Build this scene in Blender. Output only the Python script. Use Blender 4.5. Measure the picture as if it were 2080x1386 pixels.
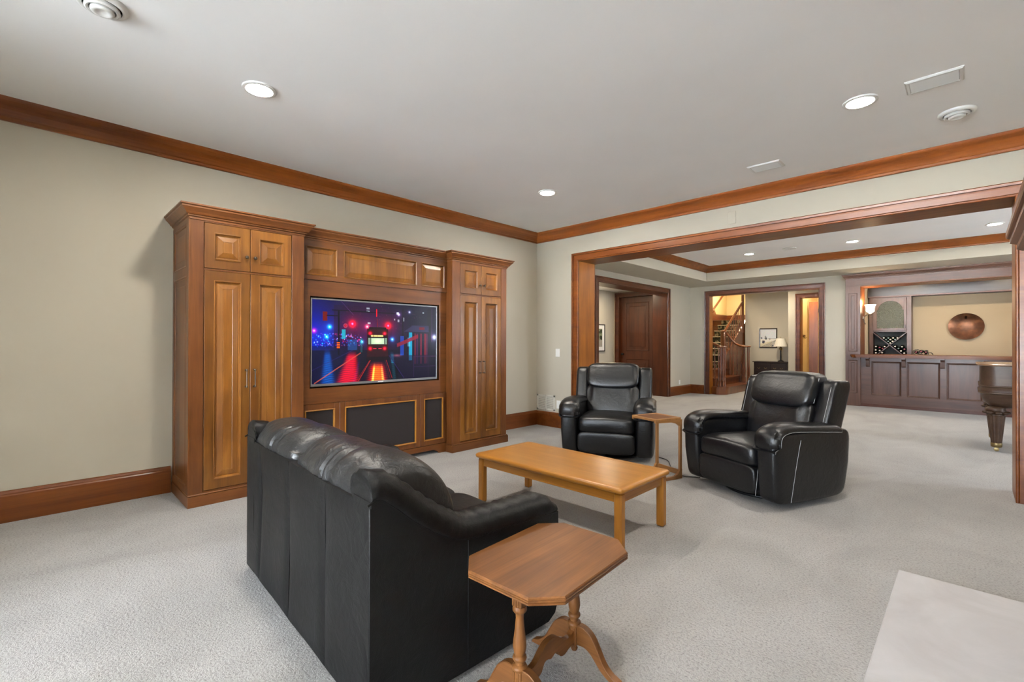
import bpy, math, random
import numpy as np
from mathutils import Vector, Matrix

for _o in list(bpy.data.objects):
    bpy.data.objects.remove(_o, do_unlink=True)
SC = bpy.context.scene
COL = SC.collection
R = math.radians
random.seed(7)

# ------------------------------------------------------------------ camera
CAM_H = 1.2
def make_camera():
    f, yaw, pit, rol = 950.9, R(44.382), R(0.242), R(0.132)
    F0 = Vector((-math.sin(yaw), math.cos(yaw), 0)); R0 = Vector((math.cos(yaw), math.sin(yaw), 0)); Z = Vector((0, 0, 1))
    F = F0*math.cos(pit) + Z*math.sin(pit); U0 = -F0*math.sin(pit) + Z*math.cos(pit)
    Rr = R0*math.cos(rol) + U0*math.sin(rol); U = U0*math.cos(rol) - R0*math.sin(rol)
    cd = bpy.data.cameras.new('camera'); cd.sensor_width = 36.0; cd.lens = f/2080*36.0
    cd.clip_start = 0.05; cd.clip_end = 100
    co = bpy.data.objects.new('camera', cd); COL.objects.link(co)
    m = Matrix((Rr, U, -F)).transposed().to_4x4(); m.translation = Vector((0, 0, CAM_H))
    co.matrix_world = m
    SC.camera = co
make_camera()

# ------------------------------------------------------------------ world, daylight, exposure
SKY = 17.5            # daylight outside the windows
SUN = 450.0
LAMP = 1.0           # master level of the recessed lights
SC.view_settings.view_transform = 'Standard'; SC.view_settings.look = 'None'
SC.view_settings.exposure = 0.96; SC.view_settings.gamma = 1.0; SC.view_settings.use_curve_mapping = False
SC.cycles.max_bounces = 8; SC.cycles.glossy_bounces = 3; SC.cycles.transmission_bounces = 4; SC.cycles.transparent_max_bounces = 4
SC.cycles.adaptive_threshold = 0.025; SC.cycles.caustics_reflective = False; SC.cycles.caustics_refractive = False
W = bpy.data.worlds.new('world'); SC.world = W; W.use_nodes = True
_bg = W.node_tree.nodes['Background']; _bg.inputs[0].default_value = (0.80, 0.92, 1.08, 1); _bg.inputs[1].default_value = SKY
def portal(name, loc, rot, sx, sy):
    l = bpy.data.lights.new(name, 'AREA'); l.shape = 'RECTANGLE'; l.size = sx; l.size_y = sy; l.cycles.is_portal = True
    o = bpy.data.objects.new(name, l); COL.objects.link(o); o.location = loc; o.rotation_euler = rot
    return o

# window openings in the walls behind the camera and right of the far room (x0,x1 or y0,y1, z0,z1)
BACK_Y = -5.0
WIN_BACK = [(-3.0, -1.9, 0.06, 2.62), (-1.75, -0.6, 0.06, 2.62), (-0.45, 0.65, 0.06, 2.62)]
FAR_X = 3.6
WIN_FAR = [(6.5, 7.45, 0.7, 2.15), (8.7, 9.65, 0.7, 2.15)]
for (a, b, c, d) in WIN_BACK:
    portal('daylight_portal', ((a+b)/2, BACK_Y+0.01, (c+d)/2), (R(90), 0, 0), b-a, d-c)
for (a, b, c, d) in WIN_FAR:
    portal('daylight_portal', (FAR_X-0.01, (a+b)/2, (c+d)/2), (R(90), 0, R(90)), b-a, d-c)

# the sun: high beside the house, it lights the pale ground added outside for bounce light and never shines straight in
_s = bpy.data.lights.new('sun', 'SUN'); _s.energy = SUN; _s.angle = R(0.5); _s.color = (.95, .98, 1.0)
_so = bpy.data.objects.new('sun', _s); COL.objects.link(_so); _so.location = (-8, -8, 12)
_so.rotation_euler = Vector((.70, -.15, -.70)).to_track_quat('-Z', 'Y').to_euler()

# ------------------------------------------------------------------ mesh helpers
def bez(pts, n):
    """Catmull-Rom through open list of points"""
    P = [np.array(p, float) for p in pts]; P = [2*P[0]-P[1]] + P + [2*P[-1]-P[-2]]
    out = []
    for i in range(1, len(P)-2):
        for k in range(n):
            t = k/n
            out.append(0.5*((2*P[i]) + (-P[i-1]+P[i+1])*t + (2*P[i-1]-5*P[i]+4*P[i+1]-P[i+2])*t*t + (-P[i-1]+3*P[i]-3*P[i+1]+P[i+2])*t**3))
    out.append(P[-2]); return out
def bezc(pts, n):
    """closed Catmull-Rom"""
    P = [np.array(p, float) for p in pts]; N = len(P); out = []
    for i in range(N):
        a, b, c, d = P[(i-1) % N], P[i], P[(i+1) % N], P[(i+2) % N]
        for k in range(n):
            t = k/n
            out.append(0.5*((2*b) + (-a+c)*t + (2*a-5*b+4*c-d)*t*t + (-a+3*b-3*c+d)*t**3))
    return out

def PXp(s, t, n): return (n, s, t)         # face looking +X : s=Y, t=Z
def PYm(Y):                                # face looking -Y at plane Y
    return lambda s, t, n: (s, Y-n, t)
def PXpl(X):
    return lambda s, t, n: (X+n, s, t)
def PXmi(X):
    return lambda s, t, n: (X-n, s, t)
def PYpl(Y):
    return lambda s, t, n: (s, Y+n, t)

class MB:
    def __init__(s): s.v = []; s.f = []; s.sm = []
    def add(s, vs, fs, smooth=False):
        b = len(s.v); s.v += [tuple(map(float, p)) for p in vs]
        for f in fs: s.f.append(tuple(b+i for i in f)); s.sm.append(smooth)
        return s
    def box(s, x0, x1, y0, y1, z0, z1, c=0.0, mp=None):
        if x0 > x1: x0, x1 = x1, x0
        if y0 > y1: y0, y1 = y1, y0
        if z0 > z1: z0, z1 = z1, z0
        c = min(c, (x1-x0)*.49, (y1-y0)*.49, (z1-z0)*.49)
        if c <= 0:
            vs = [(x, y, z) for x in (x0, x1) for y in (y0, y1) for z in (z0, z1)]
            fs = [(0, 1, 3, 2), (4, 6, 7, 5), (0, 4, 5, 1), (2, 3, 7, 6), (0, 2, 6, 4), (1, 5, 7, 3)]
        else:
            vs = []; idx = {}
            for i, (x, dx) in enumerate(((x0, 1), (x1, -1))):
                for j, (y, dy) in enumerate(((y0, 1), (y1, -1))):
                    for k, (z, dz) in enumerate(((z0, 1), (z1, -1))):
                        idx[i, j, k] = len(vs)
                        vs += [(x, y+dy*c, z+dz*c), (x+dx*c, y, z+dz*c), (x+dx*c, y+dy*c, z)]
            fs = []
            for i in (0, 1):
                q = [idx[i, j, k] for j, k in ((0, 0), (0, 1), (1, 1), (1, 0))]; fs.append(q if i == 0 else q[::-1])
                q = [idx[j, i, k]+1 for j, k in ((0, 0), (1, 0), (1, 1), (0, 1))]; fs.append(q if i == 0 else q[::-1])
                q = [idx[j, k, i]+2 for j, k in ((0, 0), (0, 1), (1, 1), (1, 0))]; fs.append(q if i == 0 else q[::-1])
            for i in (0, 1):
                for j in (0, 1):
                    a, b = idx[i, j, 0], idx[i, j, 1]; fs.append((a, a+1, b+1, b))
                    a, b = idx[i, 0, j], idx[i, 1, j]; fs.append((a, a+2, b+2, b))
                    a, b = idx[0, i, j], idx[1, i, j]; fs.append((a+1, a+2, b+2, b+1))
            for k in idx: fs.append((idx[k], idx[k]+1, idx[k]+2))
        if mp: vs = [mp(*p) for p in vs]
        return s.add(vs, fs)
    def prism(s, poly, a, b, mp, smooth=False):
        """poly of (s,t) extruded from n=a to n=b through mp(s,t,n)"""
        n = len(poly); vs = [mp(p[0], p[1], a) for p in poly] + [mp(p[0], p[1], b) for p in poly]
        s.add(vs, [tuple(range(n))[::-1], tuple(range(n, 2*n))])
        s.add(vs, [(i, (i+1) % n, n+(i+1) % n, n+i) for i in range(n)], smooth)
        return s
    def sweep(s, prof, path, mp, closed=False, smooth=False, caps=True):
        """prof (a,b): a along left normal in the path plane, b out of plane; mitred"""
        P = [np.array(p, float) for p in path]; N = len(P); secs = []
        for i in range(N):
            ds = []
            if closed or i > 0: d = P[i]-P[i-1]; ds.append(d/np.linalg.norm(d))
            if closed or i < N-1: d = P[(i+1) % N]-P[i]; ds.append(d/np.linalg.norm(d))
            ns = [np.array((-d[1], d[0])) for d in ds]
            if len(ns) == 2: m = (ns[0]+ns[1])/(1+float(ns[0] @ ns[1]))
            else: m = ns[0]
            secs.append([mp(*(P[i]+m*a), b) for a, b in prof])
        k = len(prof); vs = [p for q in secs for p in q]; fs = []
        for i in range(N if closed else N-1):
            j = (i+1) % N
            for q in range(k): fs.append((i*k+q, i*k+(q+1) % k, j*k+(q+1) % k, j*k+q))
        s.add(vs, fs, smooth)
        if caps and not closed: s.add(secs[0], [tuple(range(k))]); s.add(secs[-1], [tuple(range(k))[::-1]])
        return s
    def loft(s, secs, smooth=True, caps=True, loop=False):
        k = len(secs[0]); vs = [p for q in secs for p in q]; fs = []
        for i in range(len(secs) if loop else len(secs)-1):
            j = (i+1) % len(secs)
            for q in range(k): fs.append((i*k+q, i*k+(q+1) % k, j*k+(q+1) % k, j*k+q))
        b = len(s.v); s.add(vs, fs, smooth)
        if caps and not loop:
            s.f.append(tuple(b+i for i in range(k))[::-1]); s.sm.append(smooth)
            s.f.append(tuple(b+(len(secs)-1)*k+i for i in range(k))); s.sm.append(smooth)
        return s
    def tube(s, path, r, seg=8, smooth=True, flat=(1, 1), loop=False):
        P = [Vector(p) for p in path]; N = len(P); rr = r if isinstance(r, (list, tuple)) else [r]*N
        up = None; secs = []
        for i in range(N):
            if loop: d = P[(i+1) % N]-P[i-1]
            else: d = (P[min(i+1, N-1)]-P[max(i-1, 0)])
            d.normalize()
            if up is None: up = Vector((0, 0, 1)) if abs(d.z) < .9 else Vector((1, 0, 0))
            up = (up - d*up.dot(d)).normalized(); sd = d.cross(up)
            secs.append([tuple(P[i] + sd*(math.cos(2*math.pi*k/seg)*rr[i]*flat[0]) + up*(math.sin(2*math.pi*k/seg)*rr[i]*flat[1])) for k in range(seg)])
        return s.loft(secs, smooth, loop=loop)
    def lathe(s, prof, cx=0, cy=0, seg=20, smooth=True, mp=None):
        mp = mp or (lambda x, y, z: (x, y, z))
        secs = [[mp(cx+r*math.cos(2*math.pi*k/seg), cy+r*math.sin(2*math.pi*k/seg), z) for k in range(seg)] for r, z in prof]
        return s.loft(secs, smooth)
    def rings(s, s0, s1, t0, t1, rings, mp, fill=True):
        """nested rectangles (inset, n); last one filled"""
        b = []
        for ins, n in rings:
            b.append([mp(s0+ins, t0+ins, n), mp(s1-ins, t0+ins, n), mp(s1-ins, t1-ins, n), mp(s0+ins, t1-ins, n)])
        vs = [p for q in b for p in q]; fs = []
        for i in range(len(b)-1):
            for q in range(4): fs.append((i*4+q, i*4+(q+1) % 4, i*4+4+(q+1) % 4, i*4+4+q))
        if fill: k = (len(b)-1)*4; fs.append((k, k+1, k+2, k+3))
        return s.add(vs, fs)
    def sq(s, c, r, e1=.4, e2=.4, nu=28, nv=18, warp=None):
        """superellipsoid; e small = boxy"""
        pw = lambda x, e: math.copysign(abs(x)**e, x)
        secs = []
        for j in range(nv+1):
            v = -math.pi/2 + math.pi*j/nv; cv = pw(math.cos(v), e1) if 0 < j < nv else 0.02; sv = pw(math.sin(v), e1)
            sec = []
            for i in range(nu):
                u = 2*math.pi*i/nu
                p = (c[0]+r[0]*cv*pw(math.cos(u), e2), c[1]+r[1]*cv*pw(math.sin(u), e2), c[2]+r[2]*sv)
                sec.append(warp(*p) if warp else p)
            secs.append(sec)
        return s.loft(secs, True)
    def xf(s, M, start=0):
        for i in range(start, len(s.v)):
            p = M @ Vector(s.v[i]); s.v[i] = (p.x, p.y, p.z)
        return s

BASE = {}
def _mesh(name, mb, mat, off=(0, 0, 0)):
    me = bpy.data.meshes.new(name)
    vs = mb.v if not any(off) else [(x-off[0], y-off[1], z-off[2]) for x, y, z in mb.v]
    me.from_pydata(vs, [], mb.f); me.update()
    me.polygons.foreach_set('use_smooth', mb.sm)
    if any(mb.sm): 
        try: me.set_sharp_from_angle(angle=R(50))
        except Exception: pass
    if mat is not None: me.materials.append(mat)
    return me
import bmesh
def _fix(me):
    bm = bmesh.new(); bm.from_mesh(me); bmesh.ops.recalc_face_normals(bm, faces=bm.faces); bm.to_mesh(me); bm.free()
def obj(name, mb, mat, parent=None, off=(0, 0, 0)):
    me = _mesh(name, mb, mat, off); _fix(me)
    o = bpy.data.objects.new(name, me); COL.objects.link(o)
    if parent: o.parent = parent
    return o
def tag(o, label=None, cat=None, group=None, kind=None):
    if label: o['label'] = label
    if cat: o['category'] = cat
    if group: o['group'] = group
    if kind: o['kind'] = kind
    return o
def T(name, label, cat, loc, rotz=0, group=None, local=False):
    """a thing: an Empty at its base; parts are given in world coordinates unless local"""
    o = bpy.data.objects.new(name, None); COL.objects.link(o); o.empty_display_size = .1
    o.location = loc; o.rotation_euler = (0, 0, rotz)
    BASE[o] = (0, 0, 0) if local else tuple(loc)
    return tag(o, label, cat, group)
def part(root, name, mb, mat, parent=None, label=None):
    o = obj(name, mb, mat, parent or root, BASE[root])
    if label: o['label'] = label
    return o
def solo(name, mb, mat, label, cat, group=None):
    A = np.array(mb.v); c = (A.max(0)+A.min(0))/2; off = (float(c[0]), float(c[1]), float(A[:, 2].min()))
    o = obj(name, mb, mat, None, off); o.location = off
    return tag(o, label, cat, group)
def struct(name, mb, mat, label=None, parent=None):
    o = obj(name, mb, mat, parent)
    if not parent: tag(o, label, None, None, 'structure')
    elif label: o['label'] = label
    return o
def copy_tree(o, parent=None):
    c = o.copy(); COL.objects.link(c); c.parent = parent
    for ch in list(o.children): copy_tree(ch, c)
    return c
def empty_like(o): return o

# ------------------------------------------------------------------ materials
def nodes(name):
    m = bpy.data.materials.new(name); m.use_nodes = True; nt = m.node_tree
    return m, nt, nt.nodes['Principled BSDF']
def N(nt, t, **kw):
    n = nt.nodes.new(t)
    for k, v in kw.items():
        if k in n.inputs: n.inputs[k].default_value = v
        else: setattr(n, k, v)
    return n
def ramp(nt, fac, stops):
    r = nt.nodes.new('ShaderNodeValToRGB'); e = r.color_ramp.elements
    while len(e) > 1: e.remove(e[0])
    e[0].position = stops[0][0]; e[0].color = (*stops[0][1], 1)
    for p, c in stops[1:]:
        k = e.new(p); k.color = (*c, 1)
    nt.links.new(fac, r.inputs[0]); return r
def mapping(nt, scale, rot=(0, 0, 0), src='Object'):
    tc = nt.nodes.new('ShaderNodeTexCoord'); mp = nt.nodes.new('ShaderNodeMapping')
    mp.inputs['Scale'].default_value = scale; mp.inputs['Rotation'].default_value = rot
    nt.links.new(tc.outputs[src], mp.inputs[0]); return mp.outputs[0]
def mix(nt, a, b, fac, mode='MIX'):
    m = nt.nodes.new('ShaderNodeMix'); m.data_type = 'RGBA'; m.blend_type = mode
    for i, v in ((6, a), (7, b)):
        if hasattr(v, 'is_linked'): nt.links.new(v, m.inputs[i])
        else: m.inputs[i].default_value = (*v, 1)
    if hasattr(fac, 'is_linked'): nt.links.new(fac, m.inputs[0])
    else: m.inputs[0].default_value = fac
    return m.outputs[2]
def bump(nt, h, bs, strength=.2, dist=.01):
    b = nt.nodes.new('ShaderNodeBump'); b.inputs['Strength'].default_value = strength; b.inputs['Distance'].default_value = dist
    nt.links.new(h, b.inputs['Height']); nt.links.new(b.outputs[0], bs.inputs['Normal'])
def plain(name, col, rough=.5, metal=0.0, spec=.5, emit=None, es=0):
    m, nt, b = nodes(name)
    b.inputs['Base Color'].default_value = (*col, 1); b.inputs['Roughness'].default_value = rough; b.inputs['Metallic'].default_value = metal
    b.inputs['Specular IOR Level'].default_value = spec
    if emit: b.inputs['Emission Color'].default_value = (*emit, 1); b.inputs['Emission Strength'].default_value = es
    return m
def wood(name, dark, mid, light, axis='Z', rough=.32, blotch=.5, freq=9.0, vary=.16, coat=.25, spec=.5):
    m, nt, b = nodes(name); L = nt.links
    sc = {'X': (.7, freq, freq), 'Y': (freq, .7, freq), 'Z': (freq, freq, .7)}[axis]
    v = mapping(nt, sc)
    oi = nt.nodes.new('ShaderNodeObjectInfo')
    add = nt.nodes.new('ShaderNodeVectorMath'); add.operation = 'ADD'
    mul = nt.nodes.new('ShaderNodeMath'); mul.operation = 'MULTIPLY'; mul.inputs[1].default_value = 37.0
    L.new(oi.outputs['Random'], mul.inputs[0]); L.new(v, add.inputs[0]); L.new(mul.outputs[0], add.inputs[1])
    n1 = N(nt, 'ShaderNodeTexNoise', Scale=1.0, Detail=5.0, Roughness=.6, Distortion=.8); L.new(add.outputs[0], n1.inputs['Vector'])
    c = ramp(nt, n1.outputs['Fac'], [(.25, dark), (.5, mid), (.75, light)])
    sc2 = {'X': (3, freq*12, freq*12), 'Y': (freq*12, 3, freq*12), 'Z': (freq*12, freq*12, 3)}[axis]
    n2 = N(nt, 'ShaderNodeTexNoise', Scale=1.0, Detail=3.0, Roughness=.6); L.new(mapping(nt, sc2), n2.inputs['Vector'])
    g = ramp(nt, n2.outputs['Fac'], [(.3, (.72, .68, .64)), (.65, (1.06, 1.05, 1.04))])
    col = mix(nt, c.outputs[0], g.outputs[0], .55, 'MULTIPLY')
    n3 = N(nt, 'ShaderNodeTexNoise', Scale=3.2, Detail=2.0, Roughness=.5); L.new(mapping(nt, (1, 1, .8)), n3.inputs['Vector'])
    bl = ramp(nt, n3.outputs['Fac'], [(.36, (.62, .56, .5)), (.6, (1.05, 1.05, 1.05))])
    col = mix(nt, col, bl.outputs[0], blotch, 'MULTIPLY')
    hs = nt.nodes.new('ShaderNodeHueSaturation')
    mr = nt.nodes.new('ShaderNodeMapRange'); mr.inputs[3].default_value = 1-vary; mr.inputs[4].default_value = 1+vary
    L.new(oi.outputs['Random'], mr.inputs[0]); L.new(mr.outputs[0], hs.inputs['Value']); L.new(col, hs.inputs['Color'])
    L.new(hs.outputs[0], b.inputs['Base Color'])
    b.inputs['Specular IOR Level'].default_value = spec; b.inputs['Roughness'].default_value = rough; b.inputs['Coat Weight'].default_value = coat; b.inputs['Coat Roughness'].default_value = .22
    bump(nt, n2.outputs['Fac'], b, .06, .004)
    return m
def leather(name, col, rough=.42, wr=.5, spec=.5):
    m, nt, b = nodes(name); L = nt.links; v = mapping(nt, (1, 1, 1))
    n0 = N(nt, 'ShaderNodeTexNoise', Scale=5.0, Detail=4.0, Roughness=.55, Distortion=.6); L.new(v, n0.inputs['Vector'])
    c = ramp(nt, n0.outputs['Fac'], [(.3, tuple(x*.8 for x in col)), (.7, tuple(x*1.25 for x in col))])
    L.new(c.outputs[0], b.inputs['Base Color'])
    rr = nt.nodes.new('ShaderNodeMapRange'); rr.inputs[3].default_value = rough-.06; rr.inputs[4].default_value = rough+.1
    L.new(n0.outputs['Fac'], rr.inputs[0]); L.new(rr.outputs[0], b.inputs['Roughness'])
    vo = N(nt, 'ShaderNodeTexVoronoi', Scale=330.0); L.new(v, vo.inputs['Vector'])
    n1 = N(nt, 'ShaderNodeTexNoise', Scale=16.0, Detail=3.0, Roughness=.6, Distortion=1.2); L.new(v, n1.inputs['Vector'])
    ad = nt.nodes.new('ShaderNodeMath'); ad.operation = 'MULTIPLY_ADD'; ad.inputs[1].default_value = .05
    L.new(vo.outputs['Distance'], ad.inputs[0])
    m2 = nt.nodes.new('ShaderNodeMath'); m2.operation = 'MULTIPLY'; m2.inputs[1].default_value = wr; L.new(n1.outputs['Fac'], m2.inputs[0])
    L.new(m2.outputs[0], ad.inputs[2])
    bump(nt, ad.outputs[0], b, .55, .012)
    b.inputs['Specular IOR Level'].default_value = spec
    return m
def paint(name, col, rough=.75):
    m, nt, b = nodes(name); L = nt.links; v = mapping(nt, (1, 1, 1))
    n = N(nt, 'ShaderNodeTexNoise', Scale=240.0, Detail=2.0); L.new(v, n.inputs['Vector'])
    n2 = N(nt, 'ShaderNodeTexNoise', Scale=1.3, Detail=2.0); L.new(v, n2.inputs['Vector'])
    c = ramp(nt, n2.outputs['Fac'], [(.3, tuple(x*.97 for x in col)), (.7, tuple(x*1.02 for x in col))])
    L.new(c.outputs[0], b.inputs['Base Color']); b.inputs['Roughness'].default_value = rough; b.inputs['Specular IOR Level'].default_value = .3
    bump(nt, n.outputs['Fac'], b, .05, .002)
    return m
def carpet_mat():
    m, nt, b = nodes('carpet_loop'); L = nt.links; v = mapping(nt, (1, 1, 1))
    big = N(nt, 'ShaderNodeTexNoise', Scale=1.6, Detail=4.0, Roughness=.6, Distortion=1.0); L.new(mapping(nt, (1.0, .55, 1), (0, 0, R(35))), big.inputs['Vector'])
    c1 = ramp(nt, big.outputs['Fac'], [(.3, (.305, .297, .283)), (.5, (.35, .342, .327)), (.7, (.39, .382, .367))])
    fine = N(nt, 'ShaderNodeTexNoise', Scale=95.0, Detail=3.0, Roughness=.75); L.new(v, fine.inputs['Vector'])
    c2 = ramp(nt, fine.outputs['Fac'], [(.3, (.42, .41, .4)), (.47, (.95, .95, .95)), (.7, (1.16, 1.16, 1.15))])
    col = mix(nt, c1.outputs[0], c2.outputs[0], .8, 'MULTIPLY')
    # rows of small pulled loops
    vo = N(nt, 'ShaderNodeTexVoronoi', Scale=62.0, Randomness=.55); L.new(mapping(nt, (1.25, .8, 1), (0, 0, R(12))), vo.inputs['Vector'])
    c3 = ramp(nt, vo.outputs['Distance'], [(.0, (.40, .39, .38)), (.2, (1, 1, 1)), (1, (1, 1, 1))])
    col = mix(nt, col, c3.outputs[0], .75, 'MULTIPLY')
    L.new(col, b.inputs['Base Color']); b.inputs['Roughness'].default_value = .95; b.inputs['Specular IOR Level'].default_value = .1
    b.inputs['Sheen Weight'].default_value = .15
    bump(nt, fine.outputs['Fac'], b, .7, .012)
    return m
def colour_attr_mat(name, emit=0.0, rough=.4):
    m, nt, b = nodes(name)
    a = nt.nodes.new('ShaderNodeAttribute'); a.attribute_name = 'print'
    if emit:
        b.inputs['Base Color'].default_value = (.01, .01, .012, 1)
        nt.links.new(a.outputs['Color'], b.inputs['Emission Color']); b.inputs['Emission Strength'].default_value = emit
    else: nt.links.new(a.outputs['Color'], b.inputs['Base Color'])
    b.inputs['Roughness'].default_value = rough
    if emit: b.inputs['Specular IOR Level'].default_value = .12
    return m
def print_grid(name, img, mp, mat, parent, off):
    """img HxWx3 sRGB 0..1 -> flat mesh with a colour per point; mp(u,v) -> world, v up"""
    H, Wd = img.shape[:2]
    uu, vv = np.meshgrid(np.linspace(0, 1, Wd), np.linspace(1, 0, H))
    co = mp(uu.ravel(), vv.ravel()); co = co - np.array(off)[None, :]
    i = np.arange((H-1)*(Wd-1)); r, c = i//(Wd-1), i % (Wd-1); a = r*Wd+c
    F = np.stack([a, a+Wd, a+Wd+1, a+1], 1)
    me = bpy.data.meshes.new(name); me.vertices.add(len(co)); me.vertices.foreach_set('co', co.astype(np.float32).ravel())
    me.loops.add(F.size); me.loops.foreach_set('vertex_index', F.astype(np.int32).ravel())
    me.polygons.add(len(F)); me.polygons.foreach_set('loop_start', (np.arange(len(F))*4).astype(np.int32))
    me.update(calc_edges=True)
    at = me.attributes.new('print', 'FLOAT_COLOR', 'POINT')
    lin = np.where(img <= .04045, img/12.92, ((np.clip(img, 0, 1)+.055)/1.055)**2.4)
    at.data.foreach_set('color', np.concatenate([lin.reshape(-1, 3), np.ones((H*Wd, 1))], 1).astype(np.float32).ravel())
    me.materials.append(mat); me.validate()
    o = bpy.data.objects.new(name, me); COL.objects.link(o); o.parent = parent
    return o

M = {}
M['wall'] = paint('wall_paint_beige', (.49, .455, .372))
M['ceil'] = paint('ceiling_paint_white', (.915, .915, .915))
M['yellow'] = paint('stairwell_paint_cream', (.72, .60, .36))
M['barwall'] = paint('bar_wall_paint_tan', (.50, .41, .28))
M['carpet'] = carpet_mat()
TD, TM, TL = (.085, .021, .003), (.145, .039, .0052), (.205, .062, .009)
for ax in 'XYZ': M['trim'+ax] = wood('trim_cherry_'+ax, TD, TM, TL, ax, .36, .35, 7, .05, .06, .35)
for ax in 'YZ': M['cab'+ax] = wood('cabinet_maple_frame_'+ax, (.075, .024, .006), (.14, .047, .0105), (.20, .073, .017), ax, .36, .6, 6, .06, .08, .4)
M['cabD'] = wood('cabinet_maple_door', (.11, .037, .006), (.20, .076, .011), (.30, .13, .022), 'Z', .33, .6, 6, .2, .12, .45)
for ax in 'XYZ': M['bar'+ax] = wood('bar_walnut_'+ax, (.058, .026, .016), (.095, .043, .027), (.13, .061, .039), ax, .36, .3, 8, .08, .12)
for ax in 'XYZ': M['dark'+ax] = wood('door_mahogany_'+ax, (.045, .011, .003), (.08, .02, .005), (.115, .031, .008), ax, .33, .4, 8, .08)
for ax in 'XYZ': M['oak'+ax] = wood('coffee_oak_'+ax, (.30, .118, .014), (.385, .162, .021), (.445, .197, .03), ax, .34, .15, 10, .05, .1, .4)
for ax in 'XYZ': M['old'+ax] = wood('side_table_maple_'+ax, (.085, .031, .007), (.165, .063, .015), (.245, .10, .026), ax, .5, .6, 12, .08, .04, .3)
for ax in 'XYZ': M['ash'+ax] = wood('c_table_oak_'+ax, (.24, .11, .033), (.33, .16, .053), (.41, .21, .075), ax, .4, .2, 14, .08, .15)
for ax in 'XYZ': M['stair'+ax] = wood('stair_cherry_'+ax, (.09, .024, .006), (.16, .047, .011), (.23, .075, .02), ax, .28, .35, 9, .08, .4)
M['jamb'] = wood('jamb_cherry_warm_lit', (.18, .054, .005), (.275, .09, .008), (.37, .132, .014), 'Z', .36, .3, 7, .05, .06, .35)  # brighter, more golden copy of the trim: warm light put into its colour
M['leather'] = leather('leather_black_sofa', (.003, .003, .0032), .44, .3, .2)
M['leather3'] = leather('leather_black_worn_cushion', (.014, .014, .0145), .36, .9, .42)
M['leather2'] = leather('leather_black_recliner', (.004, .0043, .0054), .30, .35, .5)
M['stitch'] = plain('stitching_grey', (.35, .35, .35), .7)
M['black'] = plain('black_metal', (.012, .012, .013), .35, .4)
M['plastic'] = plain('black_plastic', (.008, .008, .009), .3)
M['bronze'] = plain('bronze_hardware', (.13, .105, .085), .32, 1.0)
M['white'] = plain('white_plastic', (.78, .78, .76), .4)
M['vent'] = plain('vent_white_metal', (.74, .74, .72), .45)
M['gap'] = plain('dark_gap', (.01, .009, .008), .9)
M['grille'] = plain('grille_cloth', (.026, .021, .021), .95, 0, .2)
M['stone'] = None
M['brass'] = plain('brass_aged', (.30, .22, .10), .4, 1.0)
M['silver'] = plain('tv_bezel_silver', (.30, .30, .31), .35, .8)
M['shade'] = plain('lamp_shade_linen', (.78, .75, .66), .8)
M['glassy'] = plain('bottle_glass_dark', (.006, .009, .007), .12)
M['foilw'] = plain('bottle_foil_pale', (.75, .70, .62), .35)
M['foilr'] = plain('bottle_foil_red', (.25, .02, .04), .35)
M['foilg'] = plain('bottle_foil_green', (.16, .24, .22), .35)
M['ebony'] = wood('console_dark_wood', (.012, .007, .006), (.02, .012, .01), (.03, .018, .014), 'X', .35, .2, 9, .05)
M['piano'] = wood('piano_rosewood', (.035, .018, .01), (.06, .032, .018), (.085, .048, .028), 'X', .42, .3, 7, .03, .05, .3)
M['pianol'] = wood('piano_lid_wood', (.20, .11, .06), (.28, .16, .09), (.34, .20, .12), 'X', .2, .2, 7, .03, .6)
# ------------------------------------------------------------------ the shell
XA, YB, H = -4.587, 5.211, 2.798
XL, YK, YB2 = -4.86, 11.15, 5.58
OP = (-3.822, 0.245)          # main opening
HD = 2.32                     # head height of every cased opening
ROOF = 3.1
m_ident = lambda x, y, z: (x, y, z)

struct('floor', MB().box(-7, 4, BACK_Y-.3, 16.6, -.12, 0), M['carpet'], 'pale grey-beige loop carpet covering the whole floor')
struct('floor_bounce_terrace', MB().box(-60, 60, -80, BACK_Y-.3, -.3, -.1).box(4.01, 80, BACK_Y-.3, 50, -.3, -.1), plain('bounce_terrace_pale', (.72, .71, .68), .9), 'unseen pale ground added outside to bounce sunlight onto the ceilings')  # unseen ground, added so sunlight bounces up through the windows
struct('ceiling', MB().box(XA-.2, .95, BACK_Y-.2, YB+.02, H, ROOF), M['ceil'], 'smooth white ceiling of the near room')
mb = MB()   # far room: soffit ring and raised tray
mb.box(XL-.1, -4.10, YB2-.1, YK+.1, 2.55, ROOF).box(2.8, FAR_X+.1, YB2-.1, YK+.1, 2.55, ROOF)
mb.box(-4.10, 2.8, YB2-.1, 6.3, 2.55, ROOF).box(-4.10, 2.8, 10.24, YK+.1, 2.55, ROOF)
struct('ceiling_far_soffit', mb, M['wall'], 'beige dropped soffit around the far room tray ceiling')
struct('ceiling_far_tray', MB().box(-4.12, 2.82, 6.28, 10.26, 2.86, ROOF), M['ceil'], 'white raised tray ceiling of the far room')
struct('roof', MB().box(-7, 4, BACK_Y-.3, 16.6, ROOF, 3.25), M['ceil'], 'slab above all ceilings')

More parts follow.
